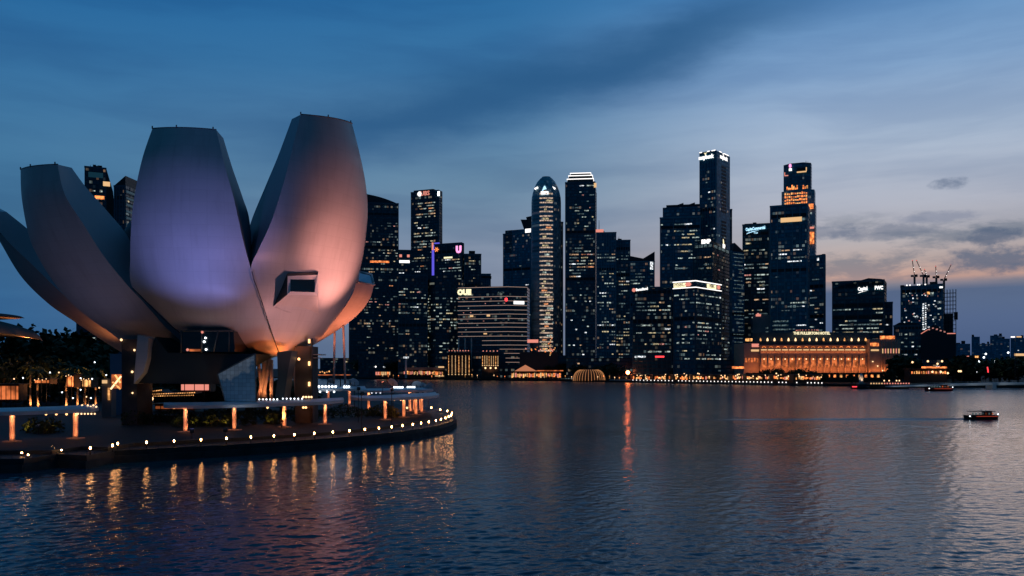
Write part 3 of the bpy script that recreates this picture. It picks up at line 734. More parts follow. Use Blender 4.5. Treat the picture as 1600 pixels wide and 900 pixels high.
t.add('cut_out_lamp', MB().box(t.u(1245), t.u(1260), yo-.4, yo-.05, zz(267), zz(265)).box(t.u(1259), t.u(1260.5), yo-.4, yo-.05, zz(265), zz(259.5)), M['gold'])
t.add('cut_out', MB().box(t.u(1245), t.u(1259), yo-.2, yo-.02, zz(265), zz(259.5)), M['wood'])
t.add('cut_out_lamp', MB().box(t.u(1225), t.u(1231), 4.2, 4.6, zz(270), zz(268.6)).box(t.u(1225), t.u(1226.2), 4.2, 4.6, zz(268.6), zz(264)), M['salmon'])
t.add('sign', MB().box(t.u(1232.5), t.u(1237), 2, 2.4, zz(263), zz(259)), M['white_l']); t.add('emblem', MB().lathe((t.u(1234.5), 1.9, zz(255)), [(.3, -2.5), (1.5, -1.5), (1.5, 1.5), (.3, 2.5)], 8), M['pinksign'])
t.mast(1258, 246, .5); t.mast(1261, 247, .3)
t.lights(.2, 'cool', u0=.75, y0=330, y1=520, cap=30, run=2)
t = T('tower', 'narrow blue tower right behind the gold-sign slab', 1264, 1290, 398, 930, 'blue', pxc=1288)
t.block('roof_plant', t.u(1284), 0, t.h, t.h+1, M['core']); t.quad('lamp', 1277, 1280, 402, 406, PAL['white']); t.lights(.12, 'cool', y0=405, y1=520, cap=30, run=3, h=1.1)
# grey low block under the slab
t = T('office_block', 'small pale grey block with pink roof sign beside the amber-lit hotel', 1176, 1204, 492, 880, M['grey'], cat='building')
t.quad('sign', 1181, 1189, 490.5, 494, M['salmon']); t.lights(.12, 'office', cap=10, run=1, y0=500)
t = T('office_block', 'black block with white handwritten-style name sign and three letter sign', 1300, 1385, 437, 880, 'black', pxc=1382, theta=R(-27), cat='building')
t.add('roof', MB().prism([(-t.w, 0, t.h-7), (0, 0, t.h-7), (0, 0, t.h), (-3, 0, t.h+1), (-t.w*.3, 0, t.h+2.4)], (0, t.d, 0)), M['core'])
t.sign('Capital', 1348.5, 450, 5.6, M['white_l'], bold=.14, sx=.66, tilt=R(-4)); t.add('emblem', MB().prism([Vector((t.u(1341), -.6, zz(0)*0+t.zz(457))), Vector((t.u(1344), -.6, t.zz(455))), Vector((t.u(1357), -.6, t.zz(452.8))), Vector((t.u(1347), -.6, t.zz(455)))], (0, .4, 0)), M['white_l'])
t.sign('PWC', 1373.5, 449.5, 5.6, M['white_l'], bold=.16, sx=.70)
t.lights(.34, 'mixed', y0=468, y1=520, cap=85, run=4)
t = T('office_block', 'lower wing stepped down on the right of the letter-sign block', 1383, 1395, 472, 890, 'black', cat='building')
t.lights(.2, 'mixed', y0=476, y1=540, cap=16, run=2)
# tower under construction
t = T('tower', 'unfinished concrete tower hung with work lamps and side scaffolding', 1407, 1476, 445, 900, 'navy', pxc=1473, theta=R(-31))
t.block('upper_block', -t.w, -t.w+3.5, t.h-.05, t.h+1.5, M['core'], -1.2, 6)
t.block('roof_slab', -t.w*.55, 0, t.h, t.zz(442.5), M['concrete'], 3); t.block('roof_slab', t.u(1452), t.u(1463), t.h, t.zz(438.5), M['core'], t.d*.3, t.d*.7)
rr = random.Random(3)
for k in range(72):
    f = True; L = t.w; u = rr.uniform(.1, .95)*L; z = t.h-rr.uniform(4, 52)
    t.win(0 if f else 1, u-t.w if f else u, z, rr.uniform(.8, 1.8), rr.uniform(.8, 1.6), rr.choice(('white', 'pale', 'white', 'dim', 'pink')))
for k in range(12):
    t.win(0, t.u(1443), t.zz(474+k*3.6), 1.7, 1.3, 'white'); t.win(0, t.u(1447.3), t.zz(473+k*3.6), 1.7, 1.3, 'white')
for p_ in (1417, 1422, 1434, 1437, 1446): t.add('work_lamp', MB().ball((t.u(p_), 1, t.h+1.3), .8, 6), M['white_l'])
t.quad('lit_window', 1468, 1473, 447.5, 450, M['white_l']); t.quad('lit_window', 1449, 1453, 455, 459, M['amber']); t.quad('lit_window', 1453, 1459, 456, 459, PAL['pale'])
sb = MB()
zt, z0 = t.zz(452), 4
for z in [z0+i*4.2 for i in range(int((zt-z0)/4.2)+1)]: sb.box(.8, 12, 3, 3.25, z, z+.35).box(.8, 12, 9, 9.25, z, z+.35)
for q in range(5): sb.box(.8+q*2.75, 1.15+q*2.75, 2.95, 3.3, z0, zt).box(.8+q*2.75, 1.15+q*2.75, 8.95, 9.3, z0, zt)
t.add('scaffold', sb, M['scaf']); t.block('scaffold_net', .9, 9, z0, t.zz(490), M['core'], 4, 8.6)
t.block('hoist', 10.5, 14, t.zz(500), t.zz(488), M['black'], 1, 2.8)
CR = t
def crane(px, pybase, pxt, pyt, label, lean=0):
    Y = CR.Y+14; b = P(px, pybase, Y); b.z -= 2; tip = P(pxt, pyt, Y)
    c = thing('tower_crane', label, 'crane', b, 0, 'cranes on the unfinished tower')
    part('mast', MB().box(b.x-.8, b.x+.8, Y-.8, Y+.8, b.z-1, b.z+7.5), M['scaf'], c)
    part('cab', MB().box(b.x+.4, b.x+2.8, Y-1.1, Y+1.1, b.z+7, b.z+9.6), M['black'], c)
    part('counterweight', MB().box(b.x-3.6, b.x-1.2, Y-1, Y+1, b.z+7, b.z+9), M['concrete'], c)
    j0 = b+Vector((0, 0, 8)); mb = MB(); d = tip-j0; n = 9
    for e in (-.55, .55): mb.tube(j0+Vector((0, e, 0)), tip+Vector((0, e, 0)), .18, n=5)
    mb.tube(j0+Vector((0, 0, 1.1)), tip+Vector((0, 0, .5)), .18, n=5)
    for k in range(n):
        a, b2 = j0+d*(k/n), j0+d*((k+1)/n); mb.tube(a+Vector((0, -.55, 0)), b2+Vector((0, .55, 0)), .09, n=4).tube(a+Vector((0, .55, 0)), b2+Vector((0, 0, .9)), .09, n=4)
    part('jib', mb, M['scaf'], c)
    for k, q in enumerate((.28, .55)): part('lamp', MB().ball(j0+d*q+Vector((0, -.9, 0)), .42, 6), M['white_l'], c)
    part('warning_lamp', MB().ball(tip, .34, 6), M['red'], c)
crane(1429, 440, 1425.5, 407, 'steep crane standing furthest left on the unfinished tower')
crane(1443, 440, 1432, 407, 'crane leaning left above the middle of the unfinished tower')
crane(1448, 441, 1444.5, 421, 'short crane tucked behind the leaning one on the unfinished tower')
crane(1463, 442, 1462, 416, 'thin upright crane right of centre on the unfinished tower')
crane(1475, 446, 1486, 414, 'crane leaning right above the scaffolded side of the unfinished tower')
# right-hand low buildings
t = T('office_block', 'dark mid-rise block with a band of white windows left of the gabled block', 1396, 1441, 508, 840, 'teal', cat='building')
t.add('roof', MB().prism([(-t.w, 0, t.h), (0, 0, t.h), (-t.w*.25, 0, t.h+2.5), (-t.w*.8, 0, t.h+3)], (0, t.d, 0)), M['core'])
t.lights(.22, 'cool', y0=515, y1=560, cap=50, run=1, h=1.2)
t = T('office_block', 'black gabled block outlined by pinkish roof lights at the right end of the skyline', 1439, 1493, 521, 800, M['core'], cat='building')
t.add('roof', MB().prism([(-t.w, 0, t.h), (t.u(1479), 0, t.h), (t.u(1466), 0, t.zz(509)), (t.u(1458), 0, t.zz(507)), (t.u(1451), 0, t.zz(513))], (0, t.d, 0)), M['core'])
t.add('roof_light', MB().tube((-t.w, -.3, t.h+.2), (t.u(1450), -.3, t.zz(514)), .35, n=5), M['salmon']); t.quad('roof_light', 1480, 1493, 520.3, 521.6, M['salmon'])
for k in range(5): t.win(0, t.u(1452+k*6), t.zz(512+abs(k-1)*2), 1.5, 1.2, 'pink')
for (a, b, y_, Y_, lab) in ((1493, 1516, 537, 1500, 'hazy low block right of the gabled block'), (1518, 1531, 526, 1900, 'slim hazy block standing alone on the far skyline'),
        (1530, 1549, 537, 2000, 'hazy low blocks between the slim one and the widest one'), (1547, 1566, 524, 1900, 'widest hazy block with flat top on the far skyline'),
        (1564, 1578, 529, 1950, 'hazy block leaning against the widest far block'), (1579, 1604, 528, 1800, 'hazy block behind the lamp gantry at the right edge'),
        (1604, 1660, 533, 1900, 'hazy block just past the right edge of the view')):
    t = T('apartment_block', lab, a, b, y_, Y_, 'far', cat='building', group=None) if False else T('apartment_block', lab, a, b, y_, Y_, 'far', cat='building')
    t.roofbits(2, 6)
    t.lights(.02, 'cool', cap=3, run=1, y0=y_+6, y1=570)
# ------------------------------------------------------------------ trees and plants
def crown_mesh(seed, r, h, n=420, leaf=.55, lobes=7):
    rr = random.Random(seed); mb = MB(); cs = []
    for k in range(lobes):
        a = rr.uniform(0, 6.28); q = rr.uniform(.2, .62)*r
        cs.append((Vector((q*math.cos(a), q*math.sin(a), h*rr.uniform(.35, .82))), r*rr.uniform(.38, .6)))
    cs.append((Vector((0, 0, h*.6)), r*.6))
    for k in range(n):
        c, q = rr.choice(cs)
        d = Vector((rr.gauss(0, 1), rr.gauss(0, 1), rr.gauss(0, .8))).normalized()
        p = c+d*q*rr.uniform(.55, 1.08)
        u = Vector((rr.gauss(0, 1), rr.gauss(0, 1), rr.gauss(0, 1))).normalized(); v = u.orthogonal().normalized(); s = leaf*rr.uniform(.6, 1.5)
        mb.face([p+u*s, p+v*s*.7, p-u*s, p-v*s*.7])
    return mesh_of('crown', mb, M['leaf'])
def trunk_mesh(h, r):
    mb = MB().tube((0, 0, -.3), (0, 0, h*.5), r, r*.7, 7)
    rr = random.Random(int(h*10))
    for k in range(5):
        a = k*1.26+rr.random(); mb.tube((0, 0, h*.38), (h*.28*math.cos(a), h*.28*math.sin(a), h*rr.uniform(.6, .8)), r*.5, r*.12, 5)
    return mesh_of('trunk', mb, M['bark'])
CROWNS = [crown_mesh(k, 5.2, 10, 620, .62, 8) for k in range(3)]; TRUNK = trunk_mesh(10, .35)
BIGC = [crown_mesh(20+k, 5.2, 10, 1500, .42, 10) for k in range(2)]
def tree(px, py_base, Y, top, label, group, kind=0, wide=1.0, big=False, name='tree'):
    b = P(px, py_base, Y); b.z = 1.8; s = (Z(top, Y)-1.8)/10.5
    t = thing(name, label, 'tree', b, random.random()*6, group); t.scale = (s*wide, s*wide, s)
    inst('crown', (BIGC if big else CROWNS)[kind % (2 if big else 3)], t); inst('trunk', TRUNK, t)
    return t
random.seed(4)
# ------------------------------------------------------------------ the amber-lit hotel
Y = 805
hb = thing('hotel', 'long colonnaded stone hotel glowing amber, name sign on its dark roof', 'hotel', (X(1285, Y), Y, 1.8))
bx = lambda a, b, t_, m_, y0, y1, base=None: MB().box(X(a, Y), X(b, Y), Y+y0, Y+y1, Z(base, Y) if base else 1, Z(t_, Y))
part('wall', bx(1188, 1356, 540, None, 2, 40), M['stone'], hb)
part('wall', bx(1356.2, 1404, 530, None, -4, 40), M['stone'], hb); part('wall', bx(1164, 1187.8, 536, None, 3, 40), M['stone'], hb)
part('attic', bx(1187, 1364, 532.5, None, 4, 40, 540.2), M['darkroof'], hb)
a, b = X(1190, Y), X(1366, Y)
part('roof', MB().prism([(a, Y+6, Z(532.4, Y)), (b, Y+6, Z(532.4, Y)), (X(1362, Y), Y+9, Z(518.5, Y)), (X(1194, Y), Y+9, Z(518.5, Y))], (0, 28, 0)), M['darkroof'], hb)
part('cornice', MB().box(X(1186, Y), X(1357, Y), Y+.8, Y+2, Z(556, Y), Z(553, Y)), M['stone'], hb)
part('cornice', MB().box(X(1186, Y), X(1357, Y), Y+1.2, Y+2, Z(540.5, Y), Z(539, Y)), M['stone'], hb)
part('roof_lantern', MB().lathe((X(1275, Y), Y+24, Z(518.4, Y)), [(9, 0), (9, 2.2), (6, 4.6), (2, 5.6)], 20, 1.1), M['darkroof'], hb)
mb = MB()
for k in range(22): q = k/22*6.28; mb.ball((X(1275, Y)+10.2*math.cos(q), Y+24+9.2*math.sin(q), Z(518.4, Y)+2.4), .42, 5)
part('light_string', mb, M['salmon'], hb)
for nm in ('THE FULLERTON HOTEL',):
    o = sign(hb, nm, (X(1271, Y)-X(1285, Y), 4.6, Z(520.5, Y)-1.8), 3.6, M['cream'], bold=.10, sx=.88)
n = 15
for k in range(n+1):                              # colonnade
    x = X(1189+k*165/n, Y); part('column', MB().tube((x, Y+.6, 2), (x, Y+.6, Z(556.2, Y)), .75, .65, 10), M['stone'], hb)
for k in range(n):
    x0, x1 = X(1189+k*165/n+1.6, Y), X(1189+(k+1)*165/n-1.6, Y)
    part('lit_window', MB().box(x0, x1, Y+1.7, Y+1.98, Z(574, Y), Z(559, Y)), M['orange2'], hb)
    xm = (x0+x1)/2
    part('lamp', MB().ball((xm, Y+1.2, Z(561, Y)), .62, 6), M['warmhot'], hb)
    part('lit_window', MB().box(x0-.3, x1+.3, Y+1.55, Y+1.96, Z(547.4, Y), Z(545.6, Y)), M['gold'], hb)
    arc = MB()
    for i in range(7):
        q0, q1 = math.pi*i/7, math.pi*(i+1)/7
        arc.tube((xm-1.5*math.cos(q0), Y+1.5, Z(543.4, Y)+1.3*math.sin(q0)), (xm-1.5*math.cos(q1), Y+1.5, Z(543.4, Y)+1.3*math.sin(q1)), .25, n=4)
    part('arch_lamp', arc, M['orange'], hb)
for k in range(16):
    x = X(1190+k*11.0, Y); part('lamp', MB().lathe((x, Y+3.6, Z(530.5, Y)-1.3), [(.75, 0), (.9, 1.2), (.5, 2.4), (.2, 3.0)], 8), M['warmhot' if k % 3 else 'amber'], hb)
for x0, x1, y0, y1, m_ in ((1166, 1177, 528.6, 533, 'amber'), (1176, 1187, 537, 542, 'salmon'), (1175, 1187, 546, 549, 'gold'), (1357, 1370, 536, 541, 'orange'), (1358, 1370, 546, 548.5, 'gold'), (1372, 1395, 525, 530, 'orange')):
    part('lit_window', MB().box(X(x0, Y), X(x1, Y), Y-4.4 if x0 > 1300 else Y+2.6, Y-4.02 if x0 > 1300 else Y+2.98, Z(y1, Y), Z(y0, Y)), M[m_], hb)
for k in range(7):
    x = X(1374+k*4.2, Y); part('column', MB().tube((x, Y-5, 2), (x, Y-5, Z(532, Y)), .6, .5, 8), M['stone'], hb)
    part('lit_window', MB().box(x+.5, x+1.8, Y-4.3, Y-4.02, Z(552, Y), Z(545, Y)), M['salmon' if k % 2 else 'gold'], hb)
for k in range(6): part('lamp', MB().ball((X(1360+k*7.6, Y), Y-5.4, Z(565+(k*7) % 18, Y)), .6, 6), M['warmhot'], hb)
for k in range(5): part('lit_window', MB().box(X(1166+k*4.4, Y), X(1168.6+k*4.4, Y), Y+2.6, Y+2.98, Z(566, Y), Z(559, Y)), M['orange2'], hb)
wash((X(1272, Y), Y-5, Z(581.5, Y)), (X(1272, Y), Y+2.5, 19), 6500, (1, .24, .06), X(1356, Y)-X(1188, Y), 1.0)
wash((X(1272, Y), Y+.2, Z(552, Y)), (X(1272, Y), Y+2.5, Z(546, Y)), 1400, (1, .24, .06), X(1354, Y)-X(1190, Y), .4)
wash((X(1380, Y), Y-7.4, Z(581.5, Y)), (X(1380, Y), Y-4, 19), 1300, (1, .24, .06), 26, 1.0)
wash((X(1176, Y), Y-5, Z(581.5, Y)), (X(1176, Y), Y+3, 18), 600, (1, .24, .06), 12, 1.0)
part('plinth', MB().box(X(1163, Y), X(1406, Y), Y-8, Y-4.2, 1, Z(582.5, Y)), M['wood'], hb)
for k in range(22): part('lit_window', MB().box(X(1192+k*9.6, Y), X(1195.5+k*9.6, Y), Y-8.3, Y-8.02, Z(589.5, Y), Z(585.5, Y)), M['orange' if k % 3 else 'amber'], hb)
# ------------------------------------------------------------------ waterfront rows
def jetty(px0, px1, Y0, Y1, w_, ztop, name, label, m, cat='jetty', group=None):
    a, b = P(px0, 0, Y0), P(px1, 0, Y1); d = (b-a); d.z = 0; nrm = Vector((-d.y, d.x, 0)).normalized()
    pts = [a, b, b+nrm*w_, a+nrm*w_]
    o = part(name, MB().plan([(p.x, p.y) for p in pts], -2, ztop), m); return tag(o, label, cat, group)
jetty(985, 1285, shoreY(985)-10, shoreY(1285)-8, 8, 2.2, 'boardwalk', 'long low boardwalk edged with a row of white lamps across the bay', M['quay'], 'boardwalk')
lamp_me = mesh_of('boardwalk_lamp', MB().ball((0, 0, .6), .50, 8).tube((0, 0, -.2), (0, 0, .5), .12, n=5), M['white_l'])
k = 0
for i in range(54):
    px_ = 989+i*5.6+(4 if i > 11 else 0)
    if px_ > 1285 or (38 < i < 52 and i in (39, 43, 44, 46, 47)): continue
    k += 1; yy = shoreY(px_)-10.3
    o = inst('boardwalk_lamp', lamp_me, None, (X(px_, yy), yy, 2.2)); tag(o, 'small white boardwalk lamp, %s to the right of the orange beacon' % ordw(k), 'lamp', 'white lamps along the far boardwalk')
# restaurants behind the boardwalk
rr = random.Random(12)
labs = ['leftmost low restaurant behind the boardwalk, next to the orange beacon', 'low restaurant with small amber lights under the red-signed black block', 'flat restaurant under the middle of the black block',
        'amber-lit restaurant below the left face of the sign-band block', 'dense row of amber windows below the right face of the sign-band block', 'restaurant with a tall orange sign panel behind the boardwalk',
        'amber-lit terrace below the left end of the colonnaded hotel', 'terrace with scattered amber lamps below the middle of the hotel', 'brightly lit landing stage hall below the hotel sign']
for i, (a_, b_) in enumerate(((988, 1018), (1020, 1050), (1052, 1080), (1082, 1112), (1114, 1142), (1144, 1164), (1166, 1206), (1208, 1238), (1240, 1282))):
    yy = shoreY((a_+b_)/2)+4; top = 586
    t = thing('restaurant', labs[i], 'restaurant', (X((a_+b_)/2, yy), yy, 1.8), 0, 'restaurants along the far boardwalk')
    part('wall', MB().box(X(a_, yy), X(b_, yy), yy, yy+12, 1.8, Z(top, yy)), M['wood'], t)
    part('roof', MB().box(X(a_-1, yy), X(b_+1, yy), yy-2, yy+13, Z(top, yy), Z(top-1.4, yy)), M['darkroof'], t)
    n = int((b_-a_)/2.4)
    for q in range(n):
        if rr.random() < .8:
            x = X(a_+1+q*2.4, yy); part('lit_window', MB().box(x, x+rr.uniform(.5, 1.5), yy-.3, yy-.02, Z(592+rr.uniform(-1, 1.5), yy), Z(587+rr.uniform(0, 3), yy)), M[rr.choice(('orange', 'amber', 'amber', 'gold', 'orange', 'salmon'))], t)
    for q in range(6): part('lamp', MB().ball((X(rr.uniform(a_, b_), yy), yy-2.4, Z(rr.uniform(583, 592), yy)), rr.uniform(.35, .6), 6), M['warmhot'], t)
    point((X((a_+b_)/2, yy), yy-6, 6), 160, (1, .3, .09), .5)
yy = shoreY(1155)+20
t = thing('signboard', 'wide orange signboard on posts behind the boardwalk, left of the hotel', 'sign', (X(1154, yy), yy, 1.8))
part('panel', MB().box(X(1144, yy), X(1163, yy), yy, yy+.5, Z(576, yy), Z(572.5, yy)), M['orange'], t)
for p_ in (1147, 1160): part('post', MB().tube((X(p_, yy), yy+.3, 1.5), (X(p_, yy), yy+.3, Z(576.2, yy)), .25), M['black'], t)
# beacon
yy = shoreY(981)-4
t = thing('beacon', 'bright orange beacon lamp on a post at the near end of the boardwalk', 'beacon', (X(981, yy), yy, 1.8))
part('post', MB().tube((X(981, yy), yy, 0), (X(981, yy), yy, Z(584, yy)), .3), M['black'], t)
part('lamp', MB().ball((X(981, yy), yy, Z(582, yy)), 1.9, 12), em('beacon_glow', (1, .22, .06), 32, True), t)
jetty(952, 985, shoreY(952)-2, shoreY(985)-6, 6, 3.0, 'jetty', 'short pinkish lit jetty left of the orange beacon', M['canvas'])
point((X(968, 915), 900, 8), 315, (1, .3, .12), .5)
# ribbed shell hall
yy = shoreY(921)-2
t = thing('shell_pavilion', 'low domed pavilion ribbed with vertical bands of amber light', 'pavilion', (X(921, yy), yy, 1.0))
cx, rx, hh = X(921, yy), (X(946, yy)-X(896, yy))/2, Z(577, yy)-1
def shell(q, v): return Vector((cx-rx*math.cos(q)*math.cos(v)**.35 if v < 1.5 else cx, yy+6-rx*.7*math.sin(q)*math.cos(v), 1+hh*math.sin(v)))
rib_m = em('rib_glow', (1, .42, .16), .42)
part('shell', MB().lathe((cx, yy+6, 1), [(math.cos(v)**.5*rx if v < 1.5 else .2, hh*math.sin(v)) for v in [i*1.57/8 for i in range(9)]], 32, 1, .7), M['wood'], t)
for i in range(16):
    q = math.pi*(i+.5)/16; mb = MB()
    for j in range(6):
        v0, v1 = 1.25*j/6, 1.25*(j+1)/6
        pt = lambda v: Vector((cx-rx*1.01*math.cos(q)*math.cos(v)**.5, yy+6-rx*.72*math.sin(q)*math.cos(v)**.5-.2, 1+hh*1.01*math.sin(v)))
        mb.tube(pt(v0), pt(v1), .30, n=5)
    part('light_rib', mb, rib_m, t)
# tent-roofed pier pavilion
yy = shoreY(845)-4
t = thing('pier_pavilion', 'pier pavilion with glowing peaked tent roof and long flat wing', 'pavilion', (X(840, yy), yy, 1.0))
p = lambda px_, py_, dy=0: Vector((X(px_, yy), yy+dy, Z(py_, yy)))
part('deck', MB().box(X(795, yy), X(900, yy), yy-2, yy+20, -1, Z(592.4, yy)), M['quay'], t)
mb = MB(); ap = p(821, 570, 7)
c4 = [p(804, 580, -1), p(839, 580, -1), p(839, 580, 16), p(804, 580, 16)]
for i in range(4): mb.face([c4[i], c4[(i+1) % 4], ap])
part('roof', mb, em('tent_glow', (1, .36, .17), .5, False), t)  # light of the lamps beneath put into the membrane as emission
part('roof', MB().box(X(797, yy), X(879, yy), yy-1, yy+18, Z(581.2, yy), Z(580, yy)), M['wood'], t); part('roof', MB().box(X(839, yy), X(880, yy), yy-.6, yy+16, Z(579.9, yy), Z(578.5, yy)), M['orange2'], t)  # the wing's upper slab glows too, lamplight put into the roof
part('wall', MB().box(X(798, yy), X(878, yy), yy+5, yy+16, Z(592, yy), Z(581.3, yy)), M['wood'], t)
for k in range(26):
    a_ = 799+k*3.0; part('lit_window', MB().box(X(a_, yy), X(a_+rr.uniform(1.2, 2.6), yy), yy+4.6, yy+4.96, Z(588.5+rr.uniform(-1, 2), yy), Z(582.5+rr.uniform(0, 2), yy)), M[rr.choice(('orange', 'amber', 'gold', 'salmon', 'amber'))], t)
for k in range(7): part('post', MB().tube(p(799+k*13, 592.3), p(799+k*13, 581), .22, n=6), M['white'], t)
for px_ in (806, 822, 838, 860): point((X(px_, yy), yy-1, Z(587, yy)), 315, (1, .36, .13), .5)
part('railing_lamps', MB().box(X(876, yy), X(899, yy), yy-2.4, yy-2.1, Z(592, yy), Z(591, yy)), PAL['dim'], t)
# two halls hung with vertical strings of bulbs
def string_hall(a_, b_, top, bot, yy, label, n, roofn, mm):
    t = thing('light_hall', label, 'hall', (X((a_+b_)/2, yy), yy, 1.5))
    part('wall', MB().box(X(a_-1, yy), X(b_+1, yy), yy, yy+16, 1, Z(top-3, yy)), M['wood'], t)
    part('roof', MB().box(X(a_-2, yy), X(b_+2, yy), yy-1, yy+17, Z(top-3, yy)+.02, Z(top-4.4, yy)), M['darkroof'], t)
    for k in range(n):
        x = X(a_+(b_-a_)*k/(n-1), yy); mb = MB(); m_ = int((Z(top, yy)-Z(bot, yy))/1.5)
        for j in range(m_): mb.box(x-.33, x+.33, yy-.7, yy-.1, Z(bot, yy)+j*1.5, Z(bot, yy)+j*1.5+rr.uniform(.9, 1.3))
        part('light_string', mb, M['gold'] if k % 3 else M['amber'], t)
        part('lamp', MB().ball((x, yy-.8, Z(bot+2, yy)), .75, 6), M['gold'], t)
    for k in range(roofn): part('lamp', MB().ball((X(a_+1+(b_-a_-2)*k/(roofn-1), yy), yy-1.3, Z(top-6.5, yy)), .7, 6), M['salmon'], t)
    point((X((a_+b_)/2, yy), yy-6, 8), 1200, (1, .4, .16), .5)
    return t
string_hall(701, 733, 554.5, 583, 1075, 'tall hall hung with seven vertical strings of amber bulbs', 7, 8, 0)
t = string_hall(754, 778, 555, 569, 1045, 'smaller hall with short slanting bulb strings over three porch lamps', 8, 5, 0)
for p_ in (758.5, 766.5, 774.5): part('lamp', MB().ball((X(p_, 1043), 1043, Z(575, 1043)), 1.1, 8), M['warmhot'], t)
for p_ in (752, 781): part('post', MB().tube((X(p_, 1040), 1040, 0), (X(p_, 1040), 1040, Z(584, 1040)), .4), M['wood'], t)
part('deck', MB().box(X(751, 1040), X(782, 1040), 1036, 1044.5, 1, 4.5), M['wood'], t)
# low row behind the left water's edge
yy = 1110
t = thing('restaurant', 'long low amber-lit restaurant with white tower sign at the left end of the far shore', 'restaurant', (X(660, yy), yy, 1.8))
part('wall', MB().box(X(630, yy), X(695, yy), yy, yy+14, 1.8, Z(578, yy)), M['wood'], t)
part('roof', MB().box(X(632, yy), X(694, yy), yy-1, yy+15, Z(578, yy)+.02, Z(574, yy)), M['grey'], t)
part('tower', MB().box(X(633, yy), X(636, yy), yy-2, yy-.02, 1.8, Z(562, yy)), M['white'], t); part('sign', MB().box(X(630.5, yy), X(639, yy), yy-2.6, yy-2.02, Z(560, yy), Z(557.5, yy)), PAL['white'], t)
for k in range(24): a_ = 631+k*2.6; part('lit_window', MB().box(X(a_, yy), X(a_+rr.uniform(.8, 2.2), yy), yy-.4, yy-.02, Z(585+rr.uniform(-1, 1), yy), Z(579.5+rr.uniform(0, 2), yy)), M[rr.choice(('orange', 'amber', 'gold', 'salmon'))], t)
part('sign', MB().box(X(685, yy), X(694, yy), yy-1.6, yy-1.05, Z(574.6, yy), Z(572.4, yy)), M['gold'], t); part('light_strip', MB().box(X(680, yy), X(694, yy), yy-3, yy-2.5, Z(588, yy), Z(586.8, yy)), M['gold'], t)
for px_ in (640, 660, 682): point((X(px_, yy), yy-7, 8), 525, (1, .36, .13), .5)
t = thing('restaurant', 'tiny amber-lit kiosk with a white lamp left of the long restaurant', 'kiosk', (X(595, 1150), 1150, 1.8))
part('wall', MB().box(X(586, 1150), X(612, 1150), 1150, 1160, 1.8, Z(580, 1150)), M['wood'], t); part('roof', MB().box(X(585, 1150), X(613, 1150), 1149, 1161, Z(580, 1150)+.02, Z(578.6, 1150)), M['darkroof'], t)
for k in range(8): part('lit_window', MB().box(X(587+k*3, 1150), X(588.5+k*3+rr.random(), 1150), 1149.5, 1149.98, Z(586, 1150), Z(581, 1150)), M[rr.choice(('orange', 'salmon', 'gold'))], t)
part('lamp', MB().ball((X(587, 1148), 1148, Z(573, 1148)), 1.2, 8), M['white_l'], t)
t = thing('landing_stage', 'long thin pink-lit landing stage beyond the lift shaft', 'jetty', (X(530, 560), 560, 0))
part('deck', MB().box(X(484, 560), X(549, 560), 557, 563, 10, 10.8), M['canvas'], t)
for p_ in (492, 512, 532, 547): part('post', MB().tube((X(p_, 560), 560, -2), (X(p_, 560), 560, 10), .35), M['black'], t)
for p_ in (500, 540): point((X(p_, 555), 555, 12.5), 260, (1, .35, .15), .4)
part('light_strip', MB().box(X(484, 560), X(549, 560), 556.6, 556.95, 10.3, 10.7), M['orange2'], t)
for k in range(5): part('lamp', MB().ball((X(500+k*3.6, 560), 560, 11.6+rr.random()*1.5), .5, 6), M['amber'], t)
# white footbridge on the right
yy = 600
t = thing('footbridge', 'low pale footbridge with a white pier at the right end of the bay', 'bridge', (X(1560, yy), yy, 0))
arcp = []
for i in range(25):
    q = i/24; px_ = 1390+q*420; arcp.append((X(px_, yy), 2.2+2.6*math.sin(min(1, q*1.3)*math.pi*.75)))
pts = [Vector((x, yy, z)) for x, z in arcp]+[Vector((x, yy, z-.6-1.1*math.sin(min(1, (i/24)*1.4)*math.pi))) for i, (x, z) in reversed(list(enumerate(arcp)))]
part('deck', MB().prism(pts, (0, 7, 0)), M['white'], t)
mb = MB()
for i, (x, z) in enumerate(arcp): mb.tube((x, yy+.2, z), (x, yy+.2, z+1.1), .06, n=5)
for (x0, z0), (x1, z1) in zip(arcp, arcp[1:]): mb.tube((x0, yy+.2, z0+1.1), (x1, yy+.2, z1+1.1), .06, n=5)
part('railing', mb, M['white'], t)
part('pier', MB().prism([Vector((X(1549.5, yy), yy-1, -2)), Vector((X(1556.5, yy), yy-1, -2)), Vector((X(1555.5, yy), yy-1, 3.6)), Vector((X(1550, yy), yy-1, 3.6))], (0, 9, 0)), M['white'], t)
point((X(1553, yy-7), yy-5, 1.6), 70, (1, .9, .75), .4)
for q_ in (1412, 1450, 1490, 1530, 1580, 1620): spot((X(q_, yy-9), yy-9, .6), (X(q_, yy), yy, 3.2), 420, (.82, .93, 1), 120, .6, .3, 'bridge_fill')  # unseen fill spots added over the water to brighten the deck
# floodlit monument
yy = shoreY(1346)-6
t = thing('monument', 'pale floodlit stone monument at the water beside the moored boats', 'monument', (X(1345.5, yy), yy, 0))
part('plinth', MB().box(X(1341, yy), X(1350, yy), yy-2, yy+3, -1, 3.2), M['stone'], t)
part('shaft', MB().lathe((X(1345.5, yy), yy, 3.2), [(1.7, 0), (1.45, 1.5), (1.6, 3.2), (1.5, 5.2), (1.05, 6.6), (.4, 7.3)], 14), M['white'], t)
point((X(1345.5, yy), yy-4, 4), 900, (1, .62, .34), .3); point((X(1345.5, yy)-4, yy-2, 5), 500, (1, .62, .34), .3)
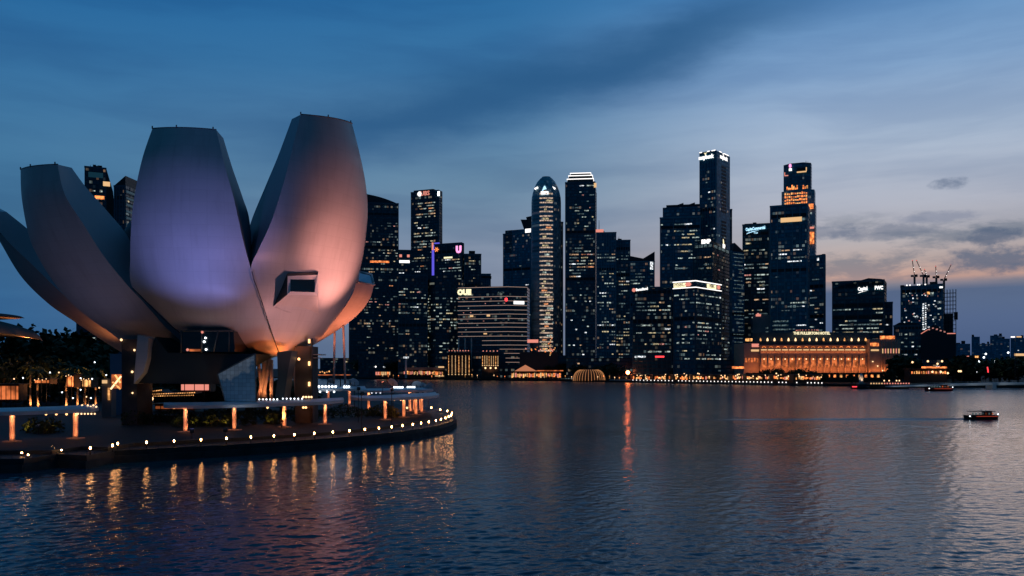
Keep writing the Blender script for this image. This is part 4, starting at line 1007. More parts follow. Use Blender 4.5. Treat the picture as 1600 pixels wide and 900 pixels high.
# red cafe terrace and street lamps on the right shore
yy = shoreY(1455)+22
t = thing('restaurant', 'amber-lit terrace cafe with bright awning edge below the gabled block', 'restaurant', (X(1452, yy), yy, 1.8))
part('wall', MB().box(X(1422, yy), X(1480, yy), yy, yy+10, 1.8, Z(577, yy)), M['wood'], t); part('roof', MB().box(X(1420, yy), X(1482, yy), yy-3, yy+11, Z(577, yy)+.02, Z(575.6, yy)), M['wood'], t)
part('light_strip', MB().box(X(1437, yy), X(1476, yy), yy-3.5, yy-3.02, Z(575.4, yy), Z(572.8, yy)), M['orange'], t)
for k in range(15): a_ = 1424+k*3.7; part('lit_window', MB().box(X(a_, yy), X(a_+rr.uniform(1, 2.4), yy), yy-.4, yy-.02, Z(584, yy), Z(579+rr.uniform(0, 2), yy)), M[rr.choice(('orange', 'salmon', 'orange2', 'amber'))], t)
for a_, q in ((1422, 566), (1446, 564.5), (1468, 564.5), (1461, 568.5), (1453, 581), (1466, 581), (1477, 583), (1494, 580), (1497, 580)): part('lamp', MB().ball((X(a_, yy), yy-4, Z(q, yy)), .8, 8), M['warmhot'], t)
point((X(1440, yy), yy-8, 7), 280, (1, .34, .14), .5); point((X(1470, yy), yy-8, 7), 280, (1, .34, .14), .5)
lamp0 = None
SL = [(1530, 564.5, 'leftmost'), (1537, 558.5, 'second'), (1540, 553, 'third'), (1554, 564.5, 'fourth'), (1575, 551, 'sixth'), (1526, 580, 'lowest'), (1557, 581, 'low middle'), (1589, 582, 'rightmost')]
for i, (px_, py_, w_) in enumerate(SL):
    yy = 690; h_ = Z(py_, yy)-1.8
    lab = ['white street lamp highest above the dark trees at the left of the group', 'street lamp just right of the leftmost one among the dark trees', 'street lamp topping the tight pair right of the leftmost lamp', 'street lamp over the trees above the bridge pier',
           'high street lamp alone between bridge pier and lamp gantry', 'low white lamp close to the bridge deck left of the red pole', 'low white lamp close to the bridge deck right of the red pole', 'low white lamp near the right edge under the gantry'][i]
    t = thing('street_lamp', lab, 'street lamp', (X(px_, yy), yy, 1.8), 0, 'street lamps on the right shore')
    part('post', MB().tube((X(px_, yy), yy, 1.5), (X(px_, yy), yy, 1.8+h_), .14, .09, 6), M['black'], t); part('lamp', MB().ball((X(px_, yy), yy-.3, 1.8+h_), .75, 8), M['bulb_cold'], t)
yy = 660
t = thing('lamp_gantry', 'tall slim gantry with two glowing lamp heads at the right edge', 'gantry', (X(1586, yy), yy, 1.8))
part('post', MB().tube((X(1586, yy), yy, 1.5), (X(1586, yy), yy, Z(526, yy)), .25, .18), M['scaf'], t); part('arm', MB().box(X(1579, yy), X(1596, yy), yy-.2, yy+.2, Z(526.2, yy), Z(525.4, yy)), M['scaf'], t)
part('lamp', MB().box(X(1579, yy), X(1585, yy), yy-.9, yy-.22, Z(527.4, yy), Z(525.6, yy)), M['white_l'], t); part('lamp', MB().box(X(1588, yy), X(1595, yy), yy-.9, yy-.22, Z(527.2, yy), Z(525.4, yy)), M['gold'], t)
t = thing('signboard', 'long amber lit signboard at the right edge under the lamp gantry', 'sign', (X(1600, yy), yy, 1.8))
part('panel', MB().box(X(1588, yy), X(1622, yy), yy+2, yy+2.6, Z(556, yy), Z(552.3, yy)), M['gold'], t)
for p_ in (1592, 1616): part('post', MB().tube((X(p_, yy), yy+2.3, 1.5), (X(p_, yy), yy+2.3, Z(556, yy)), .2), M['black'], t)
t = thing('marker_pole', 'thin red glowing marker pole rising behind the bridge', 'pole', (X(1543, 640), 650, 1.8))
part('pole', MB().tube((X(1545.5, 650), 650, 1), (X(1545.5, 650), 650, Z(572, 650)), .18), M['black'], t); part('light_strip', MB().tube((X(1543.5, 650), 649.5, Z(582, 650)), (X(1542.3, 650), 649.5, Z(573.5, 650)), .42), M['red'], t)
for a_, q, m_, lab in ((1511, 557, 'salmon', 'small pink lit kiosk left of the red pole'), (1526, 557, 'amber', 'small lit kiosk with pale roof light left of the red pole')):
    yy = 720; t = thing('kiosk', lab, 'kiosk', (X(a_, yy), yy, 1.8))
    part('wall', MB().box(X(a_-6, yy), X(a_+6, yy), yy, yy+6, 1.8, Z(q-2, yy)), M['wood'], t); part('lit_window', MB().box(X(a_-2.6, yy), X(a_+2.6, yy), yy-.4, yy-.02, Z(q+2, yy), Z(q-1, yy)), M[m_], t)
# trees on the far shores
HT = [(1198, 577, 1.1), (1216, 574, 1.2), (1235, 577, 1.1), (1252, 575, 1.2), (1270, 578, 1.1), (1288, 582, 1.0)]
for i, (px_, top, w_) in enumerate(HT):
    tree(px_, 0, shoreY(px_)+17+(i % 3)*3, top, 'dark tree below the hotel colonnade, %s from its left end' % ordw(i+1), 'trees in front of the hotel', i, w_)
tree(1388, 0, shoreY(1388)+18, 576, 'dark tree in front of the right wing of the hotel', 'trees in front of the hotel', 1, 1.0)
tree(1330, 0, shoreY(1330)+18, 583, 'small dark tree just left of the pale monument', 'trees in front of the hotel', 2, 1.0)
for i, (px_, top) in enumerate(((1408, 556), (1420, 553), (1490, 562), (1503, 555), (1515, 560), (1531, 557), (1548, 560), (1562, 556), (1577, 560), (1591, 557), (1606, 558))):
    tree(px_, 0, shoreY(px_)+44+(i % 3)*12, top, ('dark tree right of the hotel wing, %s one' % ('left' if i == 0 else 'right')) if i < 2 else 'dark tree on the right shore, %s to the right of the gabled block' % ordw(i-1), 'trees on the right shore', i, 1.35)
for i, (px_, top) in enumerate(((566, 560), (580, 566), (606, 558), (620, 562), (742, 566), (790, 572), (862, 570), (880, 566), (893, 568), (905, 570), (938, 570), (950, 566), (962, 570), (1000, 572), (1040, 575), (1062, 574))):
    lab = 'dark shoreline tree, %s from the left along the far bank' % ordw(i+1)
    tree(px_, 0, shoreY(px_)+40+(i % 3)*14, top, lab, 'trees on the far bank', i, 1.3)
rl = random.Random(41); shl = [mesh_of('shore_lamp', MB().ball((0, 0, 0), r_, 7).tube((0, 0, -2.6), (0, 0, -r_), .07, n=4), [M[k_]]) for r_, k_ in ((.55, 'amber'), (.5, 'warmhot'), (.6, 'orange'))]
for k in range(46):
    px_ = 590+k*8.6+rl.uniform(-2.5, 2.5); yy = shoreY(px_)+rl.uniform(2, 16)
    o = inst('shore_lamp', rl.choice(shl), None, (X(px_, yy), yy, 4.2+rl.uniform(0, 2.6))); tag(o, 'small amber shore lamp across the bay, %s from the left end of the lit shoreline' % ordw(k+1), 'lamp', 'amber lamps along the far shoreline')
# low dark podium blocks that close the foot of the skyline
for i, (a_, b_, top, dY, lab) in enumerate(((500, 560, 560, 90, 'low dark podium beyond the lift shaft'), (560, 640, 548, 60, 'low dark podium behind the tiny kiosk'), (640, 700, 540, 70, 'dark podium under the curved block'), (820, 885, 556, 60, 'low dark podium with amber garden lights under the rounded tower'), (885, 988, 560, 70, 'long dark podium behind the ribbed pavilion'), (1050, 1150, 563, 60, 'dark podium with blue roof under the sign-band block'), (1395, 1500, 562, 70, 'long dark podium behind the terrace cafe'))):
    yy = shoreY((a_+b_)/2)+dY
    t = T('podium', lab, a_, b_, top, yy, 'black', cat='building', depth=30)
    t.block('parapet', -t.w-.4, .4, t.h, t.h+.7, M['darkroof'], -.4, t.d)
    t.lights(.07, 'mixed', cap=16, run=1, y0=top+2, y1=585)
yy = shoreY(850)+30
t = thing('garden_terrace', 'raised terrace strung with amber lights at the foot of the rounded tower', 'terrace', (X(838, yy), yy, 1.8))
part('wall', MB().box(X(812, yy), X(872, yy), yy, yy+10, 1.8, Z(550, yy)), M['core'], t)
for k in range(26): part('lamp', MB().ball((X(rr.uniform(820, 868), yy), yy-.5, Z(546.5+rr.gauss(0, 1.6), yy)), rr.uniform(.4, .9), 6), M[rr.choice(('orange', 'amber', 'salmon'))], t)
for k in range(16): part('lamp', MB().ball((X(rr.gauss(860, 2), yy), yy-.8, Z(525+k*2, yy)), rr.uniform(.4, .8), 6), M[rr.choice(('amber', 'gold', 'orange'))], t)
part('sign', MB().box(X(824, yy), X(841, yy), yy-.6, yy-.02, Z(535.5, yy), Z(530.5, yy)), M['salmon'], t)
# ------------------------------------------------------------------ boats
def hull(L, B, Hh, sheer=.5):
    mb = MB(); rows = []
    for i in range(13):
        q = i/12; w_ = B/2*min(1, (1-abs(2*q-1)**3.2)+.12*(q < .5)); dz = sheer*(2*q-1)**2
        x = (q-.5)*L
        rows.append([Vector((x*.94, -w_*.45, -.5)), Vector((x*.97, -w_*.85, Hh*.35)), Vector((x, -w_, Hh+dz)), Vector((x, w_, Hh+dz)), Vector((x*.97, w_*.85, Hh*.35)), Vector((x*.94, w_*.45, -.5))])
    V = mb.grid(rows, False, True)
    for r in (V[0], V[-1]): mb.bm.faces.new(r)
    return mb
def bumboat(px_, py_, L, label, rz, lit, dark=True):
    yy = EYE*F/(py_-HORIZON); t = thing('bumboat', label, 'boat', (X(px_, yy), yy, 0), rz)
    s = L/13.0
    part('hull', hull(L, 3.6*s, 1.15*s, .45*s), M['wood'] if dark else M['redhull'], t, True)
    part('light_strip', MB().box(-L*.22, L*.38, -1.86*s, -1.80*s, 1.0*s, 1.2*s), em('hull_glow', (1, .12, .06), .35), t, True)
    part('cabin', MB().box(-L*.30, L*.32, -1.2*s, 1.2*s, 1.2*s, 1.55*s), M['wood'], t, True)
    part('roof', MB().prism([Vector((-L*.36, -1.5*s, 2.75*s)), Vector((L*.34, -1.5*s, 2.75*s)), Vector((L*.33, -1.5*s, 2.95*s)), Vector((-L*.33, -1.5*s, 2.92*s))], (0, 3*s, 0)), M['wood'], t, True)
    for k in range(8):
        for sy in (-1.35, 1.35): part('post', MB().tube((-L*.32+k*L*.092, sy*s, 1.3*s), (-L*.32+k*L*.092, sy*s, 2.76*s), .05*s, n=5), M['wood'], t, True)
    for k in range(7):
        part('window', MB().box(-L*.30+k*L*.092, -L*.30+k*L*.092+.55*s, -1.0*s, -.9*s, 1.7*s, 2.3*s), PAL['dim'] if k < 4 or k == 5 else M['orange2'], t, True)
    part('wheelhouse', MB().box(L*.06, L*.26, -1.0*s, 1.0*s, 1.56*s, 2.7*s), M['redhull'], t, True)
    part('mast', MB().tube((0, 0, 2.8*s), (0, 0, 3.9*s), .06*s, n=5), M['black'], t, True)
    part('lamp', MB().ball((-L*.38, -1.35*s, 1.15*s), .22*s, 8), M['bulb_cold'], t, True); part('lamp', MB().ball((L*.455, -.5*s, 1.75*s), .22*s, 8), M['bulb_cold'], t, True)
    for k in range(3): part('tyre', MB().lathe((-L*.42+k*.5*s, -1.5*s, .8*s), [(.12*s, -.2*s), (.3*s, -.2*s), (.3*s, .2*s), (.12*s, .2*s)], 8), M['black'], t, True)
    return t
bb = bumboat(1533, 655, 10.8, 'dark wooden river boat with red light strip crossing the open water', R(4), True)
for o in bb.children:
    pass
bumboat(1467, 611, 19, 'small red boat near the low white bridge', 0, True, False)
yy = 615
t = thing('dinner_boat', 'long moored boat with a row of pinkish lamps along its deck', 'boat', (X(1388, yy), yy, 0))
L = X(1420, yy)-X(1356, yy)
part('hull', hull(L*1.06, 6, 2.0, .6), M['wood'], t, True)
part('roof', MB().box(-L*.46, L*.46, -2.6, 2.6, 5.0, 5.3), M['wood'], t, True)
for k in range(9): part('post', MB().tube((-L*.45+k*L*.1125, -2.4, 2), (-L*.45+k*L*.1125, -2.4, 5), .1, n=5), M['wood'], t, True)
for k in range(15): part('lamp', MB().ball((-L*.46+k*L*.0657, -2.8, 3.9), .55, 8), M['gold' if k < 5 else 'salmon'], t, True)
for q in (-.1, .02, .2, .27): part('lamp', MB().ball((L*q, 0, 5.9), .5, 6), M['warmhot'], t, True)
t = thing('tugboat', 'low dark boat with red bow light moored left of the long lamp-lit boat', 'boat', (X(1341, yy), yy-4, 0))
part('hull', hull(14, 4, 1.4, .5), M['wood'], t, True); part('cabin', MB().box(-2, 3.5, -1.4, 1.4, 1.5, 3.4), M['black'], t, True); part('lamp', MB().box(-6.8, -3.4, -2.1, -1.95, 1.3, 2.0), M['red'], t, True)
bw = MB(); yb = EYE*F/(655.0-HORIZON); x1 = X(1506, yb)
for dy_, h_, ln in ((-.5, .30, 95), (.9, .22, 60)):
    rows = [[Vector((x1+1.5-ln*k/12, yb+dy_*(1+k*.25)-1.0, -.15)), Vector((x1+1.5-ln*k/12, yb+dy_*(1+k*.25), h_*(1-k/12.5))), Vector((x1+1.5-ln*k/12, yb+dy_*(1+k*.25)+1.1, -.15))] for k in range(13)]
    bw.grid(rows)
wk = M['water']
struct('boat_wake', bw, wk, 'long thin wake trailing left of the river boat')
# ------------------------------------------------------------------ promontory
BULBS = [(31, 701), (34, 709), (44, 712), (81, 698), (85, 702), (96, 705), (141, 700), (176, 696), (184, 693), (229, 691), (272, 689), (314, 687), (354, 685), (392, 683), (428, 681), (460, 679), (491, 677), (520, 675), (546, 673), (570, 671), (592, 669), (612, 667), (629, 665), (645, 663), (658, 661), (670, 659), (681, 657), (689, 655), (696, 653), (701, 651), (705, 649), (706, 645.5), (699, 642), (688, 640), (674, 637)]
BZ = 3.0
def bulb_xy(px, py): y = (EYE-(BZ if px > 100 else 2.35))*F/(py-HORIZON); return X(px, y), y   # the two step clusters sit lower
edge = [(-260, 122), (-150, 122)]+[bulb_xy(*b) for b in BULBS if b not in ((31, 701), (34, 709), (81, 698), (85, 702), (176, 696), (31, 701))]
ctr = Vector((-62, 215))
def off(p, d): v = (Vector(p)-ctr).normalized(); return (p[0]+v.x*d, p[1]+v.y*d)
outer = [off(p, 1.0) for p in edge]; back = [(-40, 330), (-60, 520), (-420, 620), (-700, 420), (-420, 96)]
struct('promenade', MB().plan(outer+back, -2, 2.0), [M['deck']])
struct('quay_wall', MB().plan([off(p, 1.35) for p in edge]+[(-38, 331), (-58, 524), (-422, 624), (-705, 420), (-424, 94)], -2.5, 1.15), M['quay'])
inner = [off(p, -5.5) for p in edge]
struct('terrace', MB().plan(inner+[(-50, 330), (-66, 500), (-420, 600), (-690, 420), (-420, 104)], 1.9, 2.6), M['terrace'])
bl_post = MB().tube((0, 0, 0), (0, 0, .8), .09, n=6); post_me = mesh_of('post', bl_post, M['black']); globe_me = mesh_of('globe', MB().ball((0, 0, 1.0), .125, 10, 1.7), M['bulb'])
names_left = {0: 'upper edge lamp of the leftmost step trio', 1: 'middle edge lamp of the leftmost step trio', 2: 'lowest edge lamp of the leftmost step trio', 3: 'upper edge lamp of the second step trio', 4: 'middle edge lamp of the second step trio', 5: 'lower right edge lamp of the second step trio', 6: 'single edge lamp right of the two step trios', 7: 'left dim lamp of the close pair on the front edge', 8: 'right bright lamp of the close pair on the front edge'}
for i, b in enumerate(BULBS):
    x, y = bulb_xy(*b)
    if i <= 8: lab = 'small white '+names_left[i]
    elif i <= 30: lab = 'small white globe lamp on the promenade edge, %s to the right of the close pair' % ordw(i-8)
    else: lab = 'small white globe lamp rounding the promenade tip, %s along its back edge' % ordw(i-30)
    t = thing('edge_lamp', lab, 'lamp', (x, y, 2.0), 0, 'globe lamps along the promenade edge')
    inst('post', post_me, t); inst('globe', globe_me, t)
    if b[0] < 100: t.scale = (1, 1, .5)
# low railing
rb = MB()
for a, b in zip(outer, outer[1:]):
    A, B = Vector((*a, 2.0)), Vector((*b, 2.0)); n = max(1, int((B-A).length/1.6))
    for k in range(n): p0 = A.lerp(B, k/n)*1.0; rb.tube(p0, p0+Vector((0, 0, .55)), .03, n=4)
    rb.tube(A+Vector((0, 0, .55)), B+Vector((0, 0, .55)), .035, n=4)
tag(part('railing', rb, M['black']), 'low dark railing running along the promenade edge', 'railing')
# ------------------------------------------------------------------ canopies
CAN = []
def canopy(label, pts, ztop, width, poles, lamps=(), spots=(), taper=.22, thick=.62, kindled=1.0, zg=2.6):
    """pts: centre line in plan; a thin leaf-shaped roof on round columns"""
    c = Vector(pts[len(pts)//2]); t = thing('canopy', label, 'shelter', (c.x, c.y, zg), 0, 'leaf-shaped canopies on the promenade')
    V = [Vector((*p, 0)) for p in pts]; top, bot, n = [], [], len(V)
    fine = []
    for i in range(n-1):
        for k in range(6): fine.append(V[i].lerp(V[i+1], k/6))
    fine.append(V[-1]); m = len(fine); L, Rr = [], []
    for i, p_ in enumerate(fine):
        d = (fine[min(i+1, m-1)]-fine[max(i-1, 0)]).normalized(); nr = Vector((-d.y, d.x, 0)); q = i/(m-1)
        w_ = width/2*max(.06, min(1, (min(q, 1-q)/taper))**.6)
        L.append(p_+nr*w_); Rr.append(p_-nr*w_)
    mb = MB()
    rows = []
    for l, p_, r in zip(L, fine, Rr):
        rows.append([l+Vector((0, 0, ztop-.25)), (l+p_)/2+Vector((0, 0, ztop+.10)), p_+Vector((0, 0, ztop+.22)), (r+p_)/2+Vector((0, 0, ztop+.10)), r+Vector((0, 0, ztop-.25)), r+Vector((0, 0, ztop-.25-thick)), p_+Vector((0, 0, ztop-.1-thick)), l+Vector((0, 0, ztop-.25-thick))])
    W = mb.grid(rows, False, True); mb.bm.faces.new(W[0]); mb.bm.faces.new(W[-1][::-1])
    part('roof', mb, M['roof_sheet'], t)
    for (x, y) in poles:
        part('column', MB().tube((x, y, zg-.3), (x, y, ztop-.3), .43, .43, 14), M['column'], t)
        part('base_ring', MB().lathe((x, y, zg), [(1.5, -.2), (1.5, .12), (1.0, .16), (.4, .18)], 18), M['concrete'], t)
        d = Vector((-x, -y, 0)).normalized()
        part('downlight', MB().ball((x+d.x*.62, y+d.y*.62, ztop-.62-thick), .13, 8), M['warm'], t)
        spot((x+d.x*1.9, y+d.y*1.9, ztop-.45-thick), (x, y, zg+2.9), 400*kindled, (1, .28, .10), 118, .5, .12, 'downlight')
        spot((x+d.x*1.9, y+d.y*1.9, zg+.25), (x, y, ztop-2.6), 240*kindled, (1, .26, .09), 112, .5, .1, 'uplight')
    for (x, y, z, r, k) in lamps: part('roof_lamp', MB().ball((x, y, z), r, 8), M[k], t)
    return t
def PG(px, py, z): y = (EYE-z)*F/(py-HORIZON); return (X(px, y), y)     # point on a level plane from photograph row
def at_z(px, Y_): return (X(px, Y_), Y_)
ZT = 8.15
c = canopy('leftmost canopy, running out of the left edge of the view', [at_z(-70, 139), at_z(20, 143), at_z(90, 148), at_z(151, 156)], ZT, 9, [PG(19, 690, 2.6), PG(118, 685, 2.6), PG(-75, 694, 2.6)],
           [(*at_z(124+k*4.4, 152), ZT-.05+.25*(k % 2), .17, 'warmhot') for k in range(7)]+[(*at_z(72+k*16, 147), ZT-1.1, .2, 'warm') for k in range(4)]+[(*at_z(122+k*5.2, 150), ZT-1.2, .16, 'warmhot') for k in range(6)])
c = canopy('long middle canopy on four columns in front of the museum', [at_z(256, 167), at_z(320, 168), at_z(400, 174), at_z(470, 182), at_z(536, 195)], ZT-.1, 8, [PG(290, 675, 2.6), PG(366, 672, 2.6), PG(444, 667, 2.6), PG(508, 663, 2.6)],
           [(*at_z(366+k*5.6, 177), ZT+.35, .16, 'bulb_cold') for k in range(13)]+[(*at_z(442+k*6, 181), ZT+.35, .16, 'bulb_cold') for k in range(6)]+[(*at_z(474+k*4.2, 188), ZT+.45, .24, 'warmhot') for k in range(4)]+[(*at_z(512+k*4, 192), ZT-.75, .17, 'warm') for k in range(6)]+[(*at_z(q, 174), ZT-1.2, .24, 'warm') for q in (272, 418, 474, 478)])
pA = [PG(q, r, 2.6) for q, r in ((602, 656), (631, 652), (650, 648), (659, 644.5), (641, 643), (647, 641.5), (657, 641))]
c = canopy('lower leaf canopy on a cluster of amber columns near the promenade tip', [at_z(548, 205), at_z(590, 206), at_z(635, 216), at_z(680, 236)], ZT, 11, pA,
           [(*at_z(q, 214), ZT-1.1, .24, 'warm') for q in (596, 616, 626)]+[(*at_z(636, 224), ZT-3.6, .3, 'warmhot')], kindled=.9)
c = canopy('upper leaf canopy with a bright white light strip behind the cluster canopy', [at_z(556, 238), at_z(600, 240), at_z(640, 246), at_z(672, 256)], ZT+.9, 10, [PG(576, 642, 2.6), PG(640, 640, 2.6)],
           [(*at_z(616+k*2.6, 244), ZT+1.35, .26, 'bulb_cold') for k in range(6)]+[(*at_z(637+k*2.6, 248), ZT+1.3, .26, 'bulb_cold') for k in range(5)]+[(*at_z(581+k*6.6, 236), ZT+.1, .24, 'bulb_cold') for k in range(3)]+[(*at_z(579, 236), ZT-1.3, .45, 'warm')])
tag(part('light_strip', MB().prism([Vector((*at_z(600, 236), ZT+.15)), Vector((*at_z(654, 246), ZT+.15)), Vector((*at_z(654, 246), ZT+.45)), Vector((*at_z(600, 236), ZT+.45))], (0, .2, 0)), M['white_s']), 'thin pinkish white light strip between the two leaf canopies', 'light strip')
c = canopy('distant thin canopy with a dotted row of cold white lamps right of the lift shaft', [at_z(470, 236), at_z(520, 240), at_z(570, 252)], ZT+1.3, 9, [PG(546, 634, 2.6), PG(513, 632, 2.6)],
           [(*at_z(488+k*5.2, 234), ZT+1.75, .33, 'bulb_cold') for k in range(8)]+[(*at_z(538+k*3.6, 240), ZT+1.6, .3, 'bulb_cold') for k in range(3)]+[(*at_z(489+k*11, 232), ZT+.4, .27, 'bulb_cold') for k in range(4)])
def reflector(px, py, Y_, s, rz, label):
    p_ = P(px, py, Y_); t = thing('reflector_panel', label, 'reflector', (p_.x, p_.y, 2.6), 0, 'tilted pale reflector panels above the canopies')
    Mx = Matrix.Translation(p_) @ Matrix.Rotation(rz, 4, 'Z') @ Matrix.Rotation(R(-50), 4, 'X')
    part('panel', MB().lathe((0, 0, 0), [(s, 0), (s*.97, .12), (.05, .35)], 8), M['roof_sheet'], t).data.transform(Matrix.Translation(Vector((0, 0, 0))))
    o = t.children[0]; me = o.data
    for v in me.vertices: v.co += BASE[t.name]                  # back to model space, then tilt into place
    me.transform(Mx); me.transform(Matrix.Translation(-BASE[t.name]))
    part('post', MB().tube((p_.x, p_.y, 2.4), p_, .1, .08, 6), M['black'], t)
for a in ((517, 595, 250, 1.1, .2, 'pale reflector above the dotted row of cold lamps'), (554, 597, 250, 1.5, -.4, 'pale tilted reflector between the distant canopy and the leaf canopies'), (614, 598, 252, 1.7, -.6, 'pale tilted reflector at the left above the upper leaf canopy'),
          (651, 601, 252, 1.5, .3, 'round pale reflector left of the large one by the canopy tip'), (661, 602, 254, 1.0, -.2, 'small pale reflector squeezed beside the large one'), (669, 606, 250, 2.0, .9, 'largest pale reflector box at the tip of the upper leaf canopy')):
    reflector(*a)
# ------------------------------------------------------------------ shrubs lit by garden spots
def bush_mesh(seed, n=260):
    rr = random.Random(seed); mb = MB()
    for k in range(n):
        d = Vector((rr.gauss(0, 1), rr.gauss(0, 1), abs(rr.gauss(0, 1)))).normalized(); p_ = Vector((d.x*1.1, d.y*1.1, d.z*1.3))*rr.uniform(.5, 1.05)
        u = Vector((rr.gauss(0, 1), rr.gauss(0, 1), rr.gauss(0, 1))).normalized(); v = u.orthogonal().normalized(); s = rr.uniform(.1, .24)
        mb.face([p_+u*s, p_+v*s*.6, p_-u*s, p_-v*s*.6])
    return mesh_of('shrub', mb, M['leaf2'])
BUSH = [bush_mesh(k) for k in range(3)]
rr = random.Random(8)
SHR = [(280, 652, 181, 1), (306, 650, 182, 1), (330, 650, 183, 1), (356, 650, 184, 1), (388, 654, 186, 0), (426, 648, 190, 1), (467, 645, 196, 1), (486, 650, 200, 0), (585, 642, 222, 0), (606, 640, 222, 1), (612, 645, 216, 0), (55, 670, 165, 1), (82, 672, 166, 1), (70, 676, 162, 0)]
LB = ['clipped shrub glowing amber left of the first column of the middle canopy', 'second amber-lit shrub under the middle canopy, right of its first column', 'amber-lit shrub halfway between the first two columns of the middle canopy', 'amber-lit shrub just left of the second column of the middle canopy', 'unlit shrub right of the second column of the middle canopy',
      'amber-lit shrub left of the third column of the middle canopy', 'amber-lit shrub between the last two columns of the middle canopy', 'unlit shrub left of the last column of the middle canopy', 'unlit shrub at the left end of the cluster canopy', 'dimly lit shrub behind the first column of the cluster canopy', 'unlit shrub right of the first column of the cluster canopy',
      'amber-lit shrub behind the leftmost canopy, nearer its left column', 'amber-lit shrub behind the leftmost canopy, midway between columns', 'low unlit shrub under the leftmost canopy']
for (px_, py_, Y_, on), lab in zip(SHR, LB):
    x = X(px_, Y_); s = rr.uniform(1.2, 1.7)
    o = inst('shrub', rr.choice(BUSH), None, (x, Y_, 2.6), (0, 0, rr.random()*6), (s*1.3, s*1.2, s*1.3)); tag(o, lab, 'shrub', 'shrubs behind the canopies')
    if on: point((x+rr.uniform(-.8, .8), Y_-2.2, 3.0), 110, (1, .60, .12), .2, 'garden_lamp')
# dark hedge behind the shrubs
hd = MB(); rr = random.Random(31)
for k in range(3800):
    q = rr.random(); px_ = 190+q*420; Y_ = 186+q*34+rr.gauss(0, 1.6); x = X(px_, Y_); z = 2.6+rr.random()**.8*2.6*(1+.25*math.sin(q*40)); s = rr.uniform(.15, .4)
    p_ = Vector((x, Y_, z)); u = Vector((rr.gauss(0, 1), rr.gauss(0, 1), rr.gauss(0, 1))).normalized(); v = u.orthogonal().normalized(); hd.face([p_+u*s, p_+v*s*.7, p_-u*s, p_-v*s*.7])
tag(part('hedge', hd, M['leaf']), 'long dark hedge running behind the middle canopy', 'hedge')
# ------------------------------------------------------------------ left background: trees, palms, lit stalls, shell roofs
for i, (px_, top, Y_, w_, lab) in enumerate(((-30, 540, 330, 1.3, 'dark tree cut by the left edge of the view'), (22, 536, 340, 1.3, 'dark tree below the shell roofs'), (58, 513, 360, 1.25, 'tallest dark tree right of the shell roofs'), (88, 516, 370, 1.3, 'dark tree with flat top right of the tallest one'),
        (112, 521, 350, 1.3, 'dark tree below the left petal'), (136, 530, 330, 1.4, 'dark tree under the low edge of the left petal'), (160, 548, 320, 1.3, 'dark tree beside the lift shaft under the left petal'), (40, 556, 290, 1.2, 'lower dark tree in front of the shell roofs'), (96, 560, 285, 1.2, 'lower dark tree behind the lit palms'), (0, 566, 270, 1.2, 'low dark tree at the left edge behind the canopy'))):
    tree(px_, 0, Y_, top, lab, 'trees on the left bank', i, w_, True)
for i, (px_, top, Y_) in enumerate(((222, 590, 246), (250, 586, 250), (276, 592, 244), (302, 588, 250), (330, 591, 246), (358, 586, 250), (386, 590, 246), (412, 592, 252), (440, 590, 248), (466, 594, 252))):  # trees added to darken the bright gap behind the legs
    tree(px_, 0, Y_, top, 'low dark tree behind the museum legs, %s from the left lift shaft' % ordw(i+1), 'low trees behind the museum', i, 1.9, False)
def palm_mesh(seed, h=9.0):
    rr = random.Random(seed); tr = MB().tube((0, 0, -.3), (.25, 0, h*.5), .26, .2, 8).tube((.25, 0, h*.5), (.1, .1, h), .2, .15, 8); fr = MB()
    for k in range(22):
        a = k*2.4+rr.random()*.4; up = rr.uniform(-.1, 1.0); L = rr.uniform(2.4, 3.3); prev = None
        for j in range(7):
            q = j/6; p_ = Vector((.1+math.cos(a)*L*q, .1+math.sin(a)*L*q, h+up*2.0*q-2.2*q*q)); w_ = .34*(1-q*.75); sd = Vector((-math.sin(a), math.cos(a), 0))*w_
            cur = (p_+sd+Vector((0, 0, -.16)), p_, p_-sd+Vector((0, 0, -.16)))
            if prev: fr.face([prev[0], prev[1], cur[1], cur[0]]); fr.face([prev[1], prev[2], cur[2], cur[1]])
            prev = cur
    return mesh_of('trunk', tr, M['bark']), mesh_of('crown', fr, M['leaf2'])
PM = [palm_mesh(k) for k in range(3)]
for i, (px_, top, Y_, lab) in enumerate(((48, 566, 262, 'palm lit amber from below behind the leftmost canopy'), (60, 573, 255, 'shorter palm just right of the amber-lit one'), (104, 575, 250, 'palm at the left of the lit trio beside the glowing stalls'), (121, 568, 254, 'tallest palm in the lit trio beside the glowing stalls'), (149, 571, 250, 'palm at the right of the lit trio beside the glowing stalls'), (134, 582, 262, 'small palm behind the lit trio'))):
    t = thing('palm_tree', lab, 'palm tree', (X(px_, Y_), Y_, 2.6), rr.random()*6, 'palms behind the leftmost canopy'); s = (Z(top, Y_)-2.6)/10.0; t.scale = (s, s, s)
    inst('trunk', PM[i % 3][0], t); inst('crown', PM[i % 3][1], t)
    point((X(px_, Y_)+.8, Y_-1.6, 3.1), 5000 if i != 5 else 1200, (1, .40, .14), .25, 'garden_lamp')
